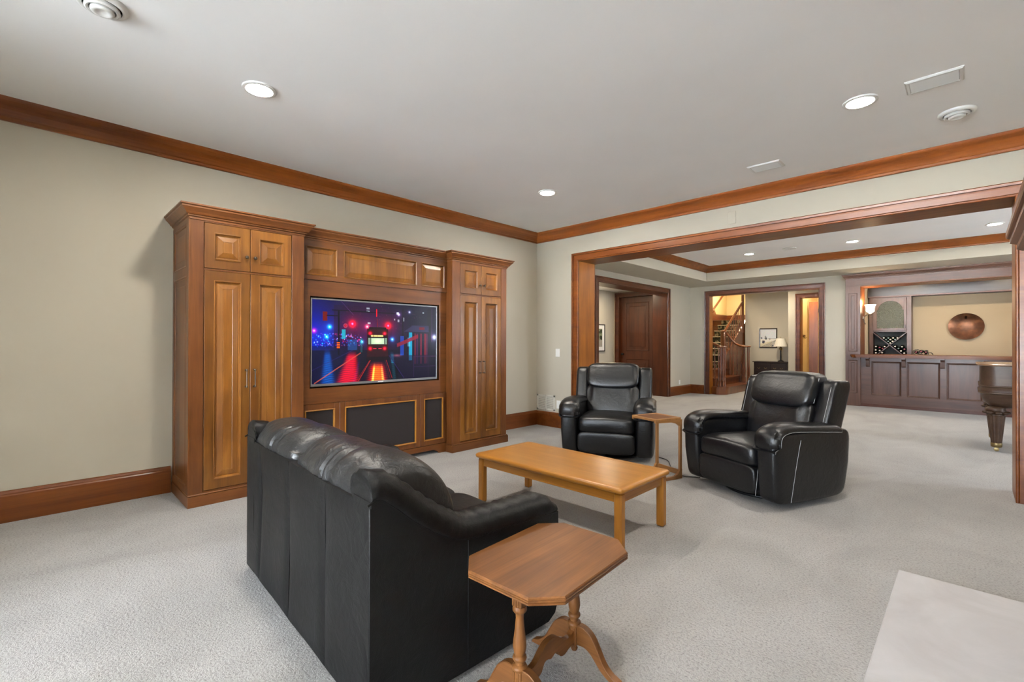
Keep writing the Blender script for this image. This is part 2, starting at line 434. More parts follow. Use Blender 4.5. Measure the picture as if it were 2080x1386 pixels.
struct('wall_left', MB().box(XA-.2, XA, BACK_Y-.2, YB+.01, 0, ROOF), M['wall'], 'long beige wall behind the entertainment cabinets')
mb = MB().box(-5.21, OP[0]-.02, YB, YB2, 0, ROOF).box(OP[1]+.02, 3.8, YB, YB2, 0, ROOF).box(OP[0]-.02, OP[1]+.02, YB, YB2, HD+.02, ROOF)
struct('wall_shading_partition', MB().box(XA, -3.0, -1.3, -1.15, 0, H+.01), M['wall'], 'unseen beige partition added to shade the left wall')  # unseen partition added to keep window light off the left wall
struct('wall_front', mb, M['wall'], 'beige wall with the wide cased opening to the far room')
struct('wall_right', MB().box(.75, .95, BACK_Y-.2, YB+.01, 0, ROOF), M['wall'], 'beige wall on the fireplace side')
def wall_with_windows(axis, pos0, pos1, a0, a1, wins):
    mb = MB()
    def bx(a, b, z0, z1):
        if axis == 'Y': mb.box(a, b, pos0, pos1, z0, z1)
        else: mb.box(pos0, pos1, a, b, z0, z1)
    cur = a0
    for (w0, w1, z0, z1) in wins:
        bx(cur, w0, 0, ROOF); bx(w0, w1, 0, z0); bx(w0, w1, z1, ROOF); cur = w1
    bx(cur, a1, 0, ROOF); return mb
struct('wall_rear', wall_with_windows('Y', BACK_Y-.2, BACK_Y, XA-.2, .95, WIN_BACK), M['wall'], 'wall with tall windows behind the viewer')
struct('wall_far_right', wall_with_windows('X', FAR_X, FAR_X+.2, YB-.1, YK+.3, WIN_FAR), M['wall'], 'far room side wall with windows')
for i, (a, b, c, d) in enumerate(WIN_BACK):
    mb = MB()
    for (p, q, r_, s_) in ((a, a+.06, c, d), (b-.06, b, c, d), (a, b, c, c+.06), (a, b, d-.06, d), ((a+b)/2-.025, (a+b)/2+.025, c, d)):
        mb.box(p, q, BACK_Y-.14, BACK_Y-.08, r_, s_, .006)
    struct('window_%d' % (i+1), mb, M['trimZ'], 'wood framed tall window behind the viewer')
for i, (a, b, c, d) in enumerate(WIN_FAR):
    mb = MB()
    for (p, q, r_, s_) in ((a, a+.06, c, d), (b-.06, b, c, d), (a, b, c, c+.06), (a, b, d-.06, d), ((a+b)/2-.025, (a+b)/2+.025, c, d)):
        mb.box(FAR_X+.08, FAR_X+.14, p, q, r_, s_, .006)
    struct('window_%d' % (i+4), mb, M['trimZ'], 'wood framed window of the far room')

mb = MB().box(-5.21, XL, YB2-.02, 7.20, 0, ROOF).box(-5.21, XL, 9.96, YK+.2, 0, ROOF).box(-5.21, XL, 7.20, 9.96, HD+.02, ROOF)
struct('wall_far_left', mb, M['wall'], 'beige left wall of the far room with the hall opening')
mb = MB().box(-6.2, -4.415, YK, YK+.2, 0, ROOF).box(-4.415, -2.177, YK, YK+.2, HD+.02, ROOF).box(-2.177, -1.53, YK, YK+.2, 0, ROOF)
mb.box(-1.53, 2.2, YK, YK+.2, HD+.02, ROOF).box(2.2, 3.8, YK, YK+.2, 0, ROOF)
struct('wall_far_back', mb, M['wall'], 'beige back wall of the far room beside the bar')
# side hall with the dark door
DY = 10.2
mb = MB().box(-6.8, -6.4, 4.8, DY+.2, 0, ROOF).box(-6.8, -5.2, 4.8, 5.0, 0, ROOF)
mb.box(-6.41, -6.27, DY, DY+.2, 0, ROOF).box(-5.32, -5.2, DY, DY+.2, 0, ROOF).box(-6.27, -5.32, DY, DY+.2, 2.36, ROOF)
struct('wall_hall', mb, M['wall'], 'beige walls of the side hall')
struct('ceiling_hall', MB().box(-6.8, -5.2, 4.8, DY+.3, 2.49, ROOF), M['ceil'], 'low white ceiling of the side hall')
# stair hall, stairwell, lit room, bar alcove
mb = MB().box(-4.62, -3.05, 14.3, 14.5, 0, ROOF).box(-3.25, -3.0, 13.2, 13.4, 0, ROOF).box(-3.0, -2.0, 13.2, 13.4, HD+.02, ROOF)
mb.box(-3.25, -3.13, 13.4, 14.3, 0, ROOF).box(-2.0, -1.62, 13.2, 13.4, 0, ROOF)
struct('wall_stair_hall', mb, M['wall'], 'beige stair hall wall with the winter picture')
struct('ceiling_stair_hall', MB().box(-4.62, -3.13, YK+.2, 14.4, 2.64, ROOF).box(-3.13, -1.62, YK+.2, 13.35, 2.64, ROOF), M['ceil'], 'white ceiling of the stair hall')
mb = MB().box(-5.95, -5.75, YK+.2, 16.2, 0, ROOF).box(-5.95, -3.0, 16.0, 16.2, 0, ROOF).box(-4.62, -4.5, 14.5, 16.0, 0, ROOF)
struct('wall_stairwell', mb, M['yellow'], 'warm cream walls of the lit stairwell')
mb = MB().box(-3.13, -3.03, 13.4, 16.0, 0, ROOF).box(-3.13, -1.62, 15.2, 15.4, 0, ROOF).box(-1.72, -1.62, 13.35, 15.4, 0, ROOF)
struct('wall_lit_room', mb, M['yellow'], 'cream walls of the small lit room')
mb = MB().box(-1.75, -1.62, YK+.2, 13.5, 0, ROOF).box(-1.75, 2.4, 13.3, 13.5, 0, ROOF).box(2.2, 2.4, YK+.2, 13.4, 0, ROOF)
struct('wall_bar', mb, M['barwall'], 'tan walls of the bar alcove')
struct('ceiling_bar', MB().box(-1.75, 2.4, YK+.2, 13.5, 2.62, ROOF), M['ceil'], 'white ceiling of the bar alcove')
mb = MB().box(-7, -6.8, BACK_Y-.3, 16.6, 0, ROOF).box(-7, 4, 16.4, 16.6, 0, ROOF).box(-6.8, -4.9, BACK_Y-.3, BACK_Y-.15, 0, ROOF).box(3.6, 4, YK+.25, 16.6, 0, ROOF)
struct('wall_outer', mb, M['wall'], 'outer walls of the house')

# ------------------------------------------------------------------ trim
CROWN = [(0, 0), (.014, 0), (.018, .006), (.018, .022), (.026, .03), (.034, .044), (.05, .066), (.072, .086), (.094, .1), (.104, .108), (.112, .118), (.118, .129), (0, .129)]
# path runs with the wall on its right-hand side so that the left normal points into the room
flat = lambda z0: (lambda x, y, b: (x, y, z0+b))
inner = [(XA, BACK_Y), (XA, YB), (.75, YB), (.75, BACK_Y)]
def crown(name, path, z0, scale, mat, label, closed=False):
    prof = [(-a*scale, b*scale) for a, b in CROWN]
    struct(name, MB().sweep(prof, path, flat(z0), closed), mat, label)
crown('trim_1', [(XA, BACK_Y), (XA, YB)], 2.669, 1, M['trimY'], 'reddish wood crown moulding along the cabinet wall')
crown('trim_2', [(XA, YB), (.75, YB)], 2.669, 1, M['trimX'], 'reddish wood crown moulding above the wide opening')
crown('trim_3', [(-4.10, 6.3), (-4.10, 10.24), (2.8, 10.24), (2.8, 6.3)], 2.733, .985, M['trimX'], 'wood crown moulding inside the far tray ceiling', True)
BASEP = [(0, 0), (.022, 0), (.022, .175), (.016, .183), (.016, .19), (.009, .203), (0, .209)]
def baseboard(name, path, mat, label):
    prof = [(-a, b) for a, b in BASEP]
    struct(name, MB().sweep(prof, path, flat(0)), mat, label)
baseboard('baseboard_left', [(XA, BACK_Y), (XA, .772)], M['trimY'], 'wide wood baseboard left of the tall cabinets')
baseboard('baseboard_left_corner', [(XA, 4.04), (XA, YB), (-3.94, YB)], M['trimY'], 'wide wood baseboard in the room corner under the vent')
baseboard('baseboard_far', [(XL, 10.06), (XL, YK), (-4.52, YK)], M['trimY'], 'wood baseboard in the far room corner')
baseboard('baseboard_far_bar', [(-2.05, YK), (-1.75, YK)], M['trimX'], 'short wood baseboard left of the bar')
baseboard('baseboard_hall', [(-6.4, 5.0), (-6.4, DY), (-6.36, DY)], M['trimY'], 'wood baseboard under the hall picture')
CAS = [(0, 0), (0, .016), (.006, .02), (.014, .02), (.018, .014), (.022, .018), (.07, .021), (.078, .021), (.08, .014), (.085, .014), (.087, .028), (.104, .032), (.112, .026), (.112, 0)]
def casing(name, s0, s1, top, mp, mat, label, w=1.0, jamb=None, jm=None):
    """U shaped casing round an opening s0..s1; jamb = depth of wood lining behind it"""
    prof = [(a*w, b) for a, b in CAS]
    mb = MB().sweep(prof, [(s0, 0), (s0, top), (s1, top), (s1, 0)], mp)
    o = struct(name, mb, mat, label)
    if jamb:
        j = MB().box(s0-.02, s0, 0, top+.02, -jamb, .012, .003, mp); struct('jamb_side', j, jm[0], None, o)
        j = MB().box(s1, s1+.02, 0, top+.02, -jamb, .012, .003, mp); struct('jamb_side', j, jm[0], None, o)
        j = MB().box(s0, s1, top, top+.02, -jamb, .012, .003, mp); struct('jamb_head', j, jm[1], None, o)
    return o
casing('trim_4', OP[0], OP[1], HD, PYm(YB), M['trimX'], 'reddish wood casing and jamb of the wide opening', 1, YB2-YB, (M['jamb'], M['trimX']))
casing('trim_5', OP[0], OP[1], HD, PYpl(YB2), M['trimX'], 'wood casing on the far side of the wide opening')
# hall opening in the far left wall (faces +X); s runs along Y
casing('trim_6', 7.22, 9.94, HD, PXpl(XL), M['darkY'], 'dark wood casing of the side hall opening', 1, .35, (M['darkZ'], M['darkY']))
casing('trim_7', -4.395, -2.197, HD, PYm(YK), M['darkX'], 'dark wood casing of the stair hall opening', 1.0, .2, (M['jamb'], M['darkX']))
casing('trim_8', -6.25, -5.34, 2.34, PYm(DY), M['darkX'], 'dark wood casing round the hall door', 1.0, .18, (M['darkZ'], M['darkX']))
casing('trim_9', -2.98, -2.02, 2.32, PYm(13.2), M['trimX'], 'wood casing of the lit room doorway', 1.0, .2, (M['trimZ'], M['trimX']))

# ------------------------------------------------------------------ joinery helpers
def framed_door(root, name, s0, s1, t0, t1, mp, mats, stile=.065, rail=.075, th=.022, parent=None, raised=True, extra=None):
    """door frame mesh with a separate raised panel as its child"""
    d = MB()
    d.rings(s0, s1, t0, t1, [(0, -.002), (0, th-.003), (.003, th)], mp, False)
    i0, i1, j0, j1 = s0+stile, s1-stile, t0+rail, t1-rail
    # stiles and rails
    a = .003
    d.box(s0+a, i0, t0+a, t1-a, 0, th, 0, mp).box(i1, s1-a, t0+a, t1-a, 0, th, 0, mp)
    d.box(i0, i1, t0+a, j0, 0, th, 0, mp).box(i0, i1, j1, t1-a, 0, th, 0, mp)
    o = part(root, name, d, mats[0], parent)
    p = MB()
    if raised:
        w = min(.05, (i1-i0)*.22, (j1-j0)*.22)
        p.rings(i0-.004, i1+.004, j0-.004, j1+.004, [(0, th+.004), (.005, th+.005), (.010, th-.002), (.014, th-.012), (.02, th-.013), (.024, th-.010), (.024+w*.9, th-.001), (.027+w*.9, th-.003), (.03+w*.9, th-.002)], mp)
    else:
        p.rings(i0-.004, i1+.004, j0-.004, j1+.004, [(0, th+.004), (.006, th+.006), (.014, th-.004), (.016, th-.016)], mp)
    part(root, 'raised_panel' if raised else 'flat_panel', p, mats[1], o)
    return o
def knob(root, parent, s, t, n, mp, mat):
    prof = [(.006, 0), (.008, .002), (.005, .006), (.005, .014), (.011, .018), (.0135, .023), (.011, .029), (.004, .031)]
    part(root, 'knob', MB().lathe(prof, s, t, 12, True, lambda a, b, c: mp(a, b, n+c)), mat, parent)
def pull(root, parent, s, t0, t1, n, mp, mat):
    m = MB()
    for t in (t0, t1):
        m.lathe([(.008, 0), (.008, .003), (.0045, .006), (.0045, .024), (.0075, .027), (.0075, .033), (.003, .036)], s, t, 10, True, lambda a, b, c: mp(a, b, n+c))
    m.tube([mp(s, t0+(t1-t0)*k/8, n+.029) for k in range(9)], [.0045, .004, .0036, .0042, .005, .0042, .0036, .004, .0045], 8)
    part(root, 'pull_handle', m, mat, parent)

# hall door
door = T('door_1', 'dark mahogany panelled door at the end of the side hall', None, ((-6.25-5.34)/2, DY+.1, 0))
mpd = PYm(DY+.12)
dr = MB().box(-6.245, -5.345, .01, 2.335, 0, .04, .003, mpd)
leaf = part(door, 'door_leaf', dr, M['darkZ'])
for (z0, z1) in ((1.02, 2.2), (.2, .82)):
    p = MB().rings(-6.11, -5.48, z0, z1, [(0, .042), (.008, .05), (.02, .046), (.03, .032), (.05, .032), (.11, .044), (.115, .044)], mpd)
    part(door, 'raised_panel', p, M['darkZ'], leaf)
kb = MB().lathe([(.026, 0), (.026, .006), (.01, .01), (.01, .035), (.026, .045), (.03, .06), (.022, .075), (.004, .08)], -6.185, .93, 14, True, lambda a, b, c: mpd(a, b, .04+c))
part(door, 'door_knob', kb, M['black'], leaf)
tag(door, None, None, None, 'structure')
# ------------------------------------------------------------------ entertainment wall
BR = M['bronze']
CC = [(0, 0), (.006, 0), (.006, .014), (.016, .02), (.016, .028), (.026, .032), (.034, .046), (.05, .064), (.06, .074), (.06, .084), (.07, .09), (.07, .1), (0, .1)]
FX = -4.04
def tower(name, label, y0, y1, d0, dm, d1):
    root = T(name, label, 'cabinet', (-4.3, (y0+y1)/2, 0))
    b = MB().box(XA+.001, FX-.024, y0, y1, .03, 2.11)                 # carcass
    b.box(FX-.024, FX, y0, d0-.002, .085, 2.105, .002).box(FX-.024, FX, d1+.002, y1, .085, 2.105, .002)
    b.box(FX-.024, FX, d0-.002, d1+.002, 2.09, 2.105).box(FX-.024, FX-.004, d0-.002, d1+.002, .085, .1).box(FX-.024, FX-.006, d0, d1, 1.737, 1.75)
    part(root, 'carcass', b, M['cabZ'])
    base = MB().box(XA+.001, -4.02, y0-.012, y1+.012 if y1 > 3 else y1, 0, .078).box(XA+.001, -4.026, y0-.008, y1+.008 if y1 > 3 else y1, .078, .09, .003)
    part(root, 'plinth', base, M['cabY'])
    mp = PXpl(FX-.022)
    mats = (M['cabD'], M['cabD'])
    for (a, c, sgn) in ((d0, dm, 1), (dm, d1, -1)):
        g = .0015
        u = framed_door(root, 'upper_door', a+g, c-g, 1.752, 2.088, mp, mats, .065, .07)
        l = framed_door(root, 'tall_door', a+g, c-g, .103, 1.735, mp, mats, .065, .075)
        ks = c-.03 if sgn > 0 else a+.03
        knob(root, u, ks, 1.862, .022, mp, BR)
        pull(root, l, ks, .855, .985, .022, mp, BR)
    # crown: front and both returns (left normal points outward)
    path = [(XA, y0), (FX, y0), (FX, y1), (XA, y1)]
    prof = [(-a, bb) for a, bb in CC]
    part(root, 'crown', MB().sweep(prof, path, flat(2.1)).box(XA, FX, y0, y1, 2.1, 2.105), M['cabY'])
    # panelled side that faces the viewer
    mps = PYm(y0)
    if y0 < 2:
        for (z0, z1) in ((1.75, 2.075), (.13, 1.69)):
            p = MB().rings(XA+.05, FX-.075, z0, z1, [(0, 0), (0, .006), (.008, .008), (.018, .004), (.022, -.008), (.03, -.008), (.07, .001), (.073, .001)], mps)
            p.v = [(x, y, z) for x, y, z in p.v]
            part(root, 'side_panel', p, M['cabZ'])
        fr = MB()
        for (a0, a1, z0, z1) in ((XA+.002, XA+.05, .09, 2.1), (FX-.075, FX, .09, 2.1), (XA+.05, FX-.075, 2.075, 2.1), (XA+.05, FX-.075, 1.69, 1.75), (XA+.05, FX-.075, .09, .13)):
            fr.box(a0, a1, z0, z1, -.004, .008, 0, mps)
        part(root, 'side_frame', fr, M['cabZ'])
    return root
tower('tall_cabinet', 'tall wooden cabinet at the left end, beside the bare beige wall', .79, 1.603, .878, 1.189, 1.502)
tower('tall_cabinet', 'tall wooden cabinet at the right end, nearest the room corner', 3.197, 4.03, 3.308, 3.623, 3.937)

CX = -4.136
cen = T('media_unit', 'recessed wooden media unit framing the television between two tall cabinets', 'cabinet', (-4.35, 2.4, 0))
a0, a1 = 1.604, 3.196
b = MB()
b.box(XA+.001, XA+.03, a0, a1, .03, 2.11)                                  # back
b.box(XA+.03, CX-.024, a0, a1, 1.68, 2.11).box(XA+.03, CX-.024, a0, a1, .045, .70)
part(cen, 'carcass', b, M['cabY'])
TV0, TV1, TZ0, TZ1 = 1.699, 3.097, .7935, 1.611
fr = MB().box(CX-.03, CX-.012, a0, TV0, .655, 1.752).box(CX-.03, CX-.012, TV1, a1, .655, 1.752)
fr.box(CX-.03, CX-.012, TV0, TV1, TZ1, 1.752).box(CX-.03, CX-.012, TV0, TV1, .655, TZ0)
part(cen, 'tv_surround', fr, M['cabY'])
rev = MB().box(XA+.03, CX-.013, TV0-.018, TV0, TZ0, TZ1).box(XA+.03, CX-.013, TV1, TV1+.018, TZ0, TZ1).box(XA+.03, CX-.013, TV0, TV1, TZ1, TZ1+.018).box(XA+.03, CX-.013, TV0, TV1, TZ0-.018, TZ0)
part(cen, 'tv_reveal', rev, M['cabY'])
# frieze with three raised panels
mpc = PXpl(CX-.022)
f = MB()
pn = [(1.66, 1.935), (2.003, 2.797), (2.864, 3.155)]
zz0, zz1 = 1.80, 2.045
cuts = [a0] + [q for p in pn for q in p] + [a1]
for i in range(0, len(cuts), 2): f.box(cuts[i], cuts[i+1], 1.756, 2.1, 0, .022, 0, mpc)
for (p, q) in pn: f.box(p, q, 1.756, zz0, 0, .022, 0, mpc).box(p, q, zz1, 2.1, 0, .022, 0, mpc)
part(cen, 'frieze', f, M['cabY'])
for (p, q) in pn:
    th = .022
    r_ = MB().rings(p-.004, q+.004, zz0-.004, zz1+.004, [(0, th+.005), (.005, th+.007), (.011, th), (.015, th-.012), (.02, th-.012), (.056, th-.001), (.059, th-.003), (.062, th-.002)], mpc)
    part(cen, 'raised_panel', r_, M['cabD'])
# cloth grille doors
for (p, q) in ((a0+.004, 1.966), (1.969, 2.849), (2.852, a1-.004)):
    st = .046 if q-p < .5 else .052
    o = MB(); th = .022; z0, z1 = .104, .652
    for (c0, c1, e0, e1) in ((p, p+st, z0, z1), (q-st, q, z0, z1), (p+st, q-st, z0, z0+.052), (p+st, q-st, z1-.05, z1)): o.box(c0, c1, e0, e1, 0, th, .002, mpc)
    d = part(cen, 'grille_door', o, M['cabZ'])
    bd = MB().rings(p+st-.003, q-st+.003, z0+.049, z1-.047, [(0, th), (0, th+.005), (.006, th+.007), (.012, th+.003), (.014, th-.012)], mpc, False)
    part(cen, 'bead', bd, M['oakZ'], d, 'pale bead round the speaker cloth')
    part(cen, 'speaker_cloth', MB().box(p+st, q-st, z0+.052, z1-.05, -.002, th-.010, 0, mpc), M['grille'], d, 'dark brown speaker cloth')
# bottom rail with bracket foot at the right
rl = MB().prism([(a0, .1), (a1, .1), (a1, 0), (a1-.10, 0), (a1-.115, .018), (a1-.14, .03), (a1-.17, .045), (a0+.17, .045), (a0+.12, .02), (a0+.1, 0), (a0, 0)], -.0, .02, PXpl(CX-.022))
part(cen, 'bottom_rail', rl, M['cabY'])
part(cen, 'toe_recess', MB().box(CX-.2, CX-.19, a0, a1, 0, .05), M['gap'])
part(cen, 'crown', MB().sweep([(-a, bb) for a, bb in CC], [(CX, a0), (CX, a1)], flat(2.1)).box(XA, CX, a0, a1, 2.1, 2.105), M['cabY'])

# ------------------------------------------------------------------ television
def tv_image(Wd=420, Hh=236):
    x, y = np.meshgrid(np.linspace(0, 1, Wd), np.linspace(0, 1, Hh))       # y down
    im = np.zeros((Hh, Wd, 3)); rng = np.random.RandomState(3)
    def setc(mask, col, a=1.0):
        m = (mask*a)[..., None]; im[:] = im*(1-m) + np.array(col)/255.*m
    def addc(mask, col): im[:] = im + mask[..., None]*np.array(col)/255.
    g = lambda cx, cy, r, ry=None: np.exp(-(((x-cx)/r)**2 + ((y-cy)/((ry or r)))**2))
    box = lambda a, b, c, d: ((x >= a) & (x <= b) & (y >= c) & (y <= d)).astype(float)
    # sky
    im[:] = np.array((20, 16, 40))/255.
    setc(np.clip(1-x/.3, 0, 1), (16, 22, 92)); addc(g(.02, .45, .16, .3), (0, 40, 80)); addc(g(.35, .35, .22, .3), (70, 0, 50)); addc(g(.5, .3, .2, .25), (40, 0, 30))
    setc(box(.74, 1, 0, .62), (20, 18, 46), .6)
    # tower blocks with lit windows
    setc(box(.15, .6, .05, .6), (42, 10, 48), .5)
    for _ in range(170):
        cx, cy = rng.uniform(.2, .86), rng.uniform(.03, .55); w = rng.uniform(.003, .008); c = rng.uniform(40, 110)
        setc(box(cx, cx+w, cy, cy+.012), (c*1.2, c*.7, c), .55)
    for cx, cy, w, h in ((.39, .06, .024, .022), (.39, .1, .024, .02), (.645, .2, .014, .03), (.635, .1, .02, .03), (.87, .08, .014, .02), (.69, .17, .012, .05), (.615, .19, .01, .02), (.4, .25, .022, .02)):
        setc(box(cx, cx+w, cy, cy+h), (190, 200, 205), .85)
    # distant city lights left
    for _ in range(150):
        cx, cy = rng.uniform(0, .36), rng.uniform(.4, .56); c = [(230, 240, 240), (60, 200, 220), (220, 60, 80), (40, 120, 210)][rng.randint(4)]
        addc(g(cx, cy, .0035, .007), np.array(c)*rng.uniform(.3, .9))
    setc(box(0, .37, .55, .6), (14, 20, 44), .4)
    # wet road
    setc((y > .6).astype(float), (14, 12, 36), .85); setc(((y > .6) & (x < .3)).astype(float), (8, 20, 62), .7)
    # wires and poles
    for (xa, ya, xb, yb, t, c) in ((.14, .115, .62, .12, .004, (14, 8, 26)), (.2, 0, .29, .16, .002, (90, 60, 110)), (.47, .08, .47, .17, .003, (230, 30, 60)), (.475, .2, .48, .34, .003, (110, 20, 50))):
        L = max(abs(xb-xa), abs(yb-ya)); tt = np.clip(((x-xa)*(xb-xa)+(y-ya)*(yb-ya))/((xb-xa)**2+(yb-ya)**2), 0, 1)
        dd = np.hypot(x-(xa+tt*(xb-xa)), (y-(ya+tt*(yb-ya)))*.5625); setc((dd < t).astype(float), c)
    setc(box(.178, .19, .12, .66), (10, 8, 24)); setc(box(.685, .695, .05, .62), (10, 8, 24)); setc(box(.915, .955, .02, .98), (14, 10, 30)); setc(box(.957, .963, .02, .5), (110, 60, 110), .5)
    setc(box(.072, .105, .14, .25), (110, 32, 24)); setc(box(.1, .18, .175, .19), (20, 12, 30))
    # right shelter
    setc(box(.66, .935, .42, .72), (26, 14, 44), .8); setc(box(.67, .7, .42, .68), (30, 90, 180), .75); setc(box(.745, .775, .37, .75), (40, 190, 215), .8); setc(box(.735, .757, .44, .56), (150, 220, 235), .6)
    for cx, c in ((.795, (170, 40, 80)), (.815, (110, 40, 110)), (.85, (190, 60, 90)), (.89, (200, 40, 70)), (.905, (150, 60, 100))): setc(box(cx, cx+.012, .38, .8), c, .6)
    poly = ((y > .52-(x-.64)*.68) & (y < .57-(x-.64)*.66) & (x > .64) & (x < .83)); setc(poly.astype(float), (150, 30, 60), .8)
    poly = ((y > .27) & (y < .36) & (x > .78-(y-.27)*.9) & (x < .93)); setc(poly.astype(float), (70, 66, 96), .85); setc(box(.84, .89, .29, .33), (120, 16, 40), .8)
    # red lights, signals
    for cx, cy, c, r in ((.283, .275, (255, 16, 20), .014), (.565, .285, (255, 16, 20), .014), (.12, .32, (60, 240, 220), .008), (.1, .44, (40, 220, 220), .007), (.015, .37, (220, 30, 60), .01), (.396, .305, (255, 160, 120), .008), (.6, .465, (60, 200, 220), .009), (.355, .5, (40, 210, 190), .008), (.985, .43, (240, 250, 255), .012), (.655, .13, (235, 240, 255), .006), (.75, .09, (220, 230, 240), .005)):
        addc(g(cx, cy, r*.55, r*1.0), (200, 190, 190)); addc(g(cx, cy, r*1.8, r*3.1), np.array(c)*.85); addc(g(cx, cy, r*5, r*8), np.array(c)*.2)
    rr = np.hypot(x-.233, (y-.3)*.5625); setc(((rr < .015) & (rr > .010)).astype(float), (190, 90, 120)); setc((rr < .007).astype(float), (190, 30, 50))
    setc(box(.207, .232, .345, .46), (60, 200, 205), .8); setc(box(.25, .318, .47, .6), (40, 120, 170), .55); setc(box(.345, .358, .45, .63), (30, 140, 130), .5)
    for k in range(4): setc(((y > .505+k*.02) & (y < .517+k*.02) & (x > .17) & (x < .192)).astype(float), (230, 120, 30))
    # tram
    setc(box(.395, .565, .33, .74), (52, 6, 18)); setc(box(.4, .56, .335, .42), (58, 10, 20)); setc(box(.41, .55, .31, .34), (36, 6, 16))
    setc(box(.4, .558, .405, .53), (20, 6, 14)); setc(box(.405, .555, .45, .528), (150, 165, 150)); setc(box(.428, .53, .455, .525), (205, 220, 196)); addc(g(.48, .49, .03, .03), (40, 40, 30))
    for cx in (.424, .535): setc(box(cx-.002, cx+.002, .45, .53), (40, 40, 40))
    setc(box(.427, .523, .41, .433), (255, 226, 170)); setc(box(.446, .45, .41, .433), (150, 90, 50)); setc(box(.478, .481, .41, .433), (190, 130, 80))
    for cx, cy in ((.42, .39), (.536, .39), (.42, .585), (.536, .585)): addc(g(cx, cy, .006, .01), (255, 90, 110)); addc(g(cx, cy, .016, .026), (200, 10, 40))
    setc(box(.443, .47, .58, .59), (255, 90, 110)); setc(box(.486, .513, .58, .59), (255, 90, 110))
    setc(box(.39, .57, .69, .745), (12, 4, 14), .75)
    # reflections with ripples
    rip = .55+.45*np.sin(y*240+np.sin(x*60)*1.5)*np.clip((y-.6)*2, 0, 1)
    def refl(xc0, xc1, w0, w1, y0, col, a):
        t = np.clip((y-y0)/(1-y0), 0, 1); cx = xc0+(xc1-xc0)*t; w = w0+(w1-w0)*t
        m = np.exp(-((x-cx)/w)**4)*(y > y0)*np.clip((y-y0)*12, 0, 1); addc(m*a*(.45+.55*rip), col)
    refl(.285, .25, .03, .085, .6, (255, 10, 24), .95); refl(.475, .478, .055, .085, .74, (235, 24, 20), .95); refl(.475, .478, .03, .055, .76, (90, 150, 20), .9); refl(.455, .44, .006, .01, .76, (120, 190, 120), .8); refl(.51, .525, .006, .012, .76, (120, 190, 120), .7)
    refl(.105, .11, .018, .05, .58, (10, 120, 160), .8); refl(.595, .62, .014, .016, .62, (20, 190, 190), .7*1.0); im[:] = np.where((y > .78)[..., None] & (np.abs(x-.62) < .03)[..., None], im*.5, im)
    refl(.34, .3, .01, .012, .7, (20, 30, 90), .5)
    # rails, kerbs
    for (xa, ya, xb, yb, t, c) in ((.345, .64, .02, .99, .0035, (200, 120, 100)), (.42, .74, .33, .99, .0025, (190, 70, 60)), (.415, .74, .315, .99, .0015, (150, 50, 50)), (.54, .74, .585, .99, .0025, (90, 40, 50)), (.55, .74, .6, .98, .0015, (190, 60, 60)), (.29, .6, .0, .84, .0015, (70, 60, 120)), (.575, .68, .7, .98, .003, (70, 50, 110)), (.79, .7, 1, .7, .003, (110, 70, 110)), (.79, .7, .79, .98, .003, (90, 60, 100)), (.925, .7, .925, .98, .003, (80, 50, 90)), (.79, .84, 1, .84, .0025, (80, 50, 90))):
        tt = np.clip(((x-xa)*(xb-xa)+(y-ya)*(yb-ya))/((xb-xa)**2+(yb-ya)**2), 0, 1)
        dd = np.hypot(x-(xa+tt*(xb-xa)), (y-(ya+tt*(yb-ya)))*.5625); setc((dd < t).astype(float), c, .85)
    setc(((y > .68) & (x > .575+(y-.68)*.42) & (x < .95)).astype(float), (34, 22, 54), .45); addc(g(.64, .68, .04, .02), (120, 80, 70))
    im += rng.uniform(-.02, .02, im.shape); im = np.clip(im, 0, 1)
    lum = im.mean(2, keepdims=True); im = np.clip(lum+(im-lum)*1.35, 0, 1)
    return im**1.25
tv = T('television', 'flat screen television showing a red streetcar on a wet night street', 'television', (-4.2, 2.4, .79))
tx = -4.172
part(tv, 'housing', MB().box(tx-.045, tx-.002, 1.712, 3.085, .806, 1.6, .004), M['plastic'])
bz = MB()
mpt = PXpl(tx)
for (p, q, c, d) in ((1.712, 1.724, .806, 1.6), (3.073, 3.085, .806, 1.6), (1.724, 3.073, 1.586, 1.6), (1.724, 3.073, .806, .828)): bz.box(p, q, c, d, -.004, .008, .0015, mpt)
part(tv, 'bezel', bz, M['silver'], None, 'thin dark silver bezel')
part(tv, 'maker_mark', MB().box(2.37, 2.43, .813, .82, .006, .0085, 0, mpt), M['white'], None, 'tiny pale mark under the screen')
print_grid('screen', tv_image(), lambda u, v: np.stack([np.full_like(u, tx+.0005), 1.724+u*1.349, .828+v*.758], 1), colour_attr_mat('tv_picture', .62, .25), tv, BASE[tv])

# ------------------------------------------------------------------ recessed lights, ceiling fittings
def downlight(x, y, z, label, power, col=(1, .92, .81), group='recessed ceiling lights', r=.075):
    root = T('recessed_light', label, 'ceiling light', (x, y, z-.012), 0, group, True)
    ring = MB().lathe([(r+.022, .012), (r+.022, .004), (r+.016, 0), (r+.002, .001), (r, .006), (r, .012)], 0, 0, 32)
    part(root, 'trim_ring', ring, M['white'])
    lens = MB().lathe([(r, .0119), (.001, .0119)], 0, 0, 32)
    part(root, 'lens', MB().lathe([(r-.001, .008), (.001, .008), (.001, .0085), (r-.001, .0085)], 0, 0, 32), LENS)
    l = bpy.data.lights.new('bulb_light', 'AREA'); l.shape = 'DISK'; l.size = 2*r*.9; l.energy = power*LAMP; l.color = col; l.spread = R(172)
    lo = bpy.data.objects.new('bulb_light', l); COL.objects.link(lo); lo.parent = root; lo.location = (0, 0, .004)
    return root
LENS = plain('light_lens_lit', (.9, .9, .9), .5, 0, .5, (1, .97, .9), 8)
PW = 15
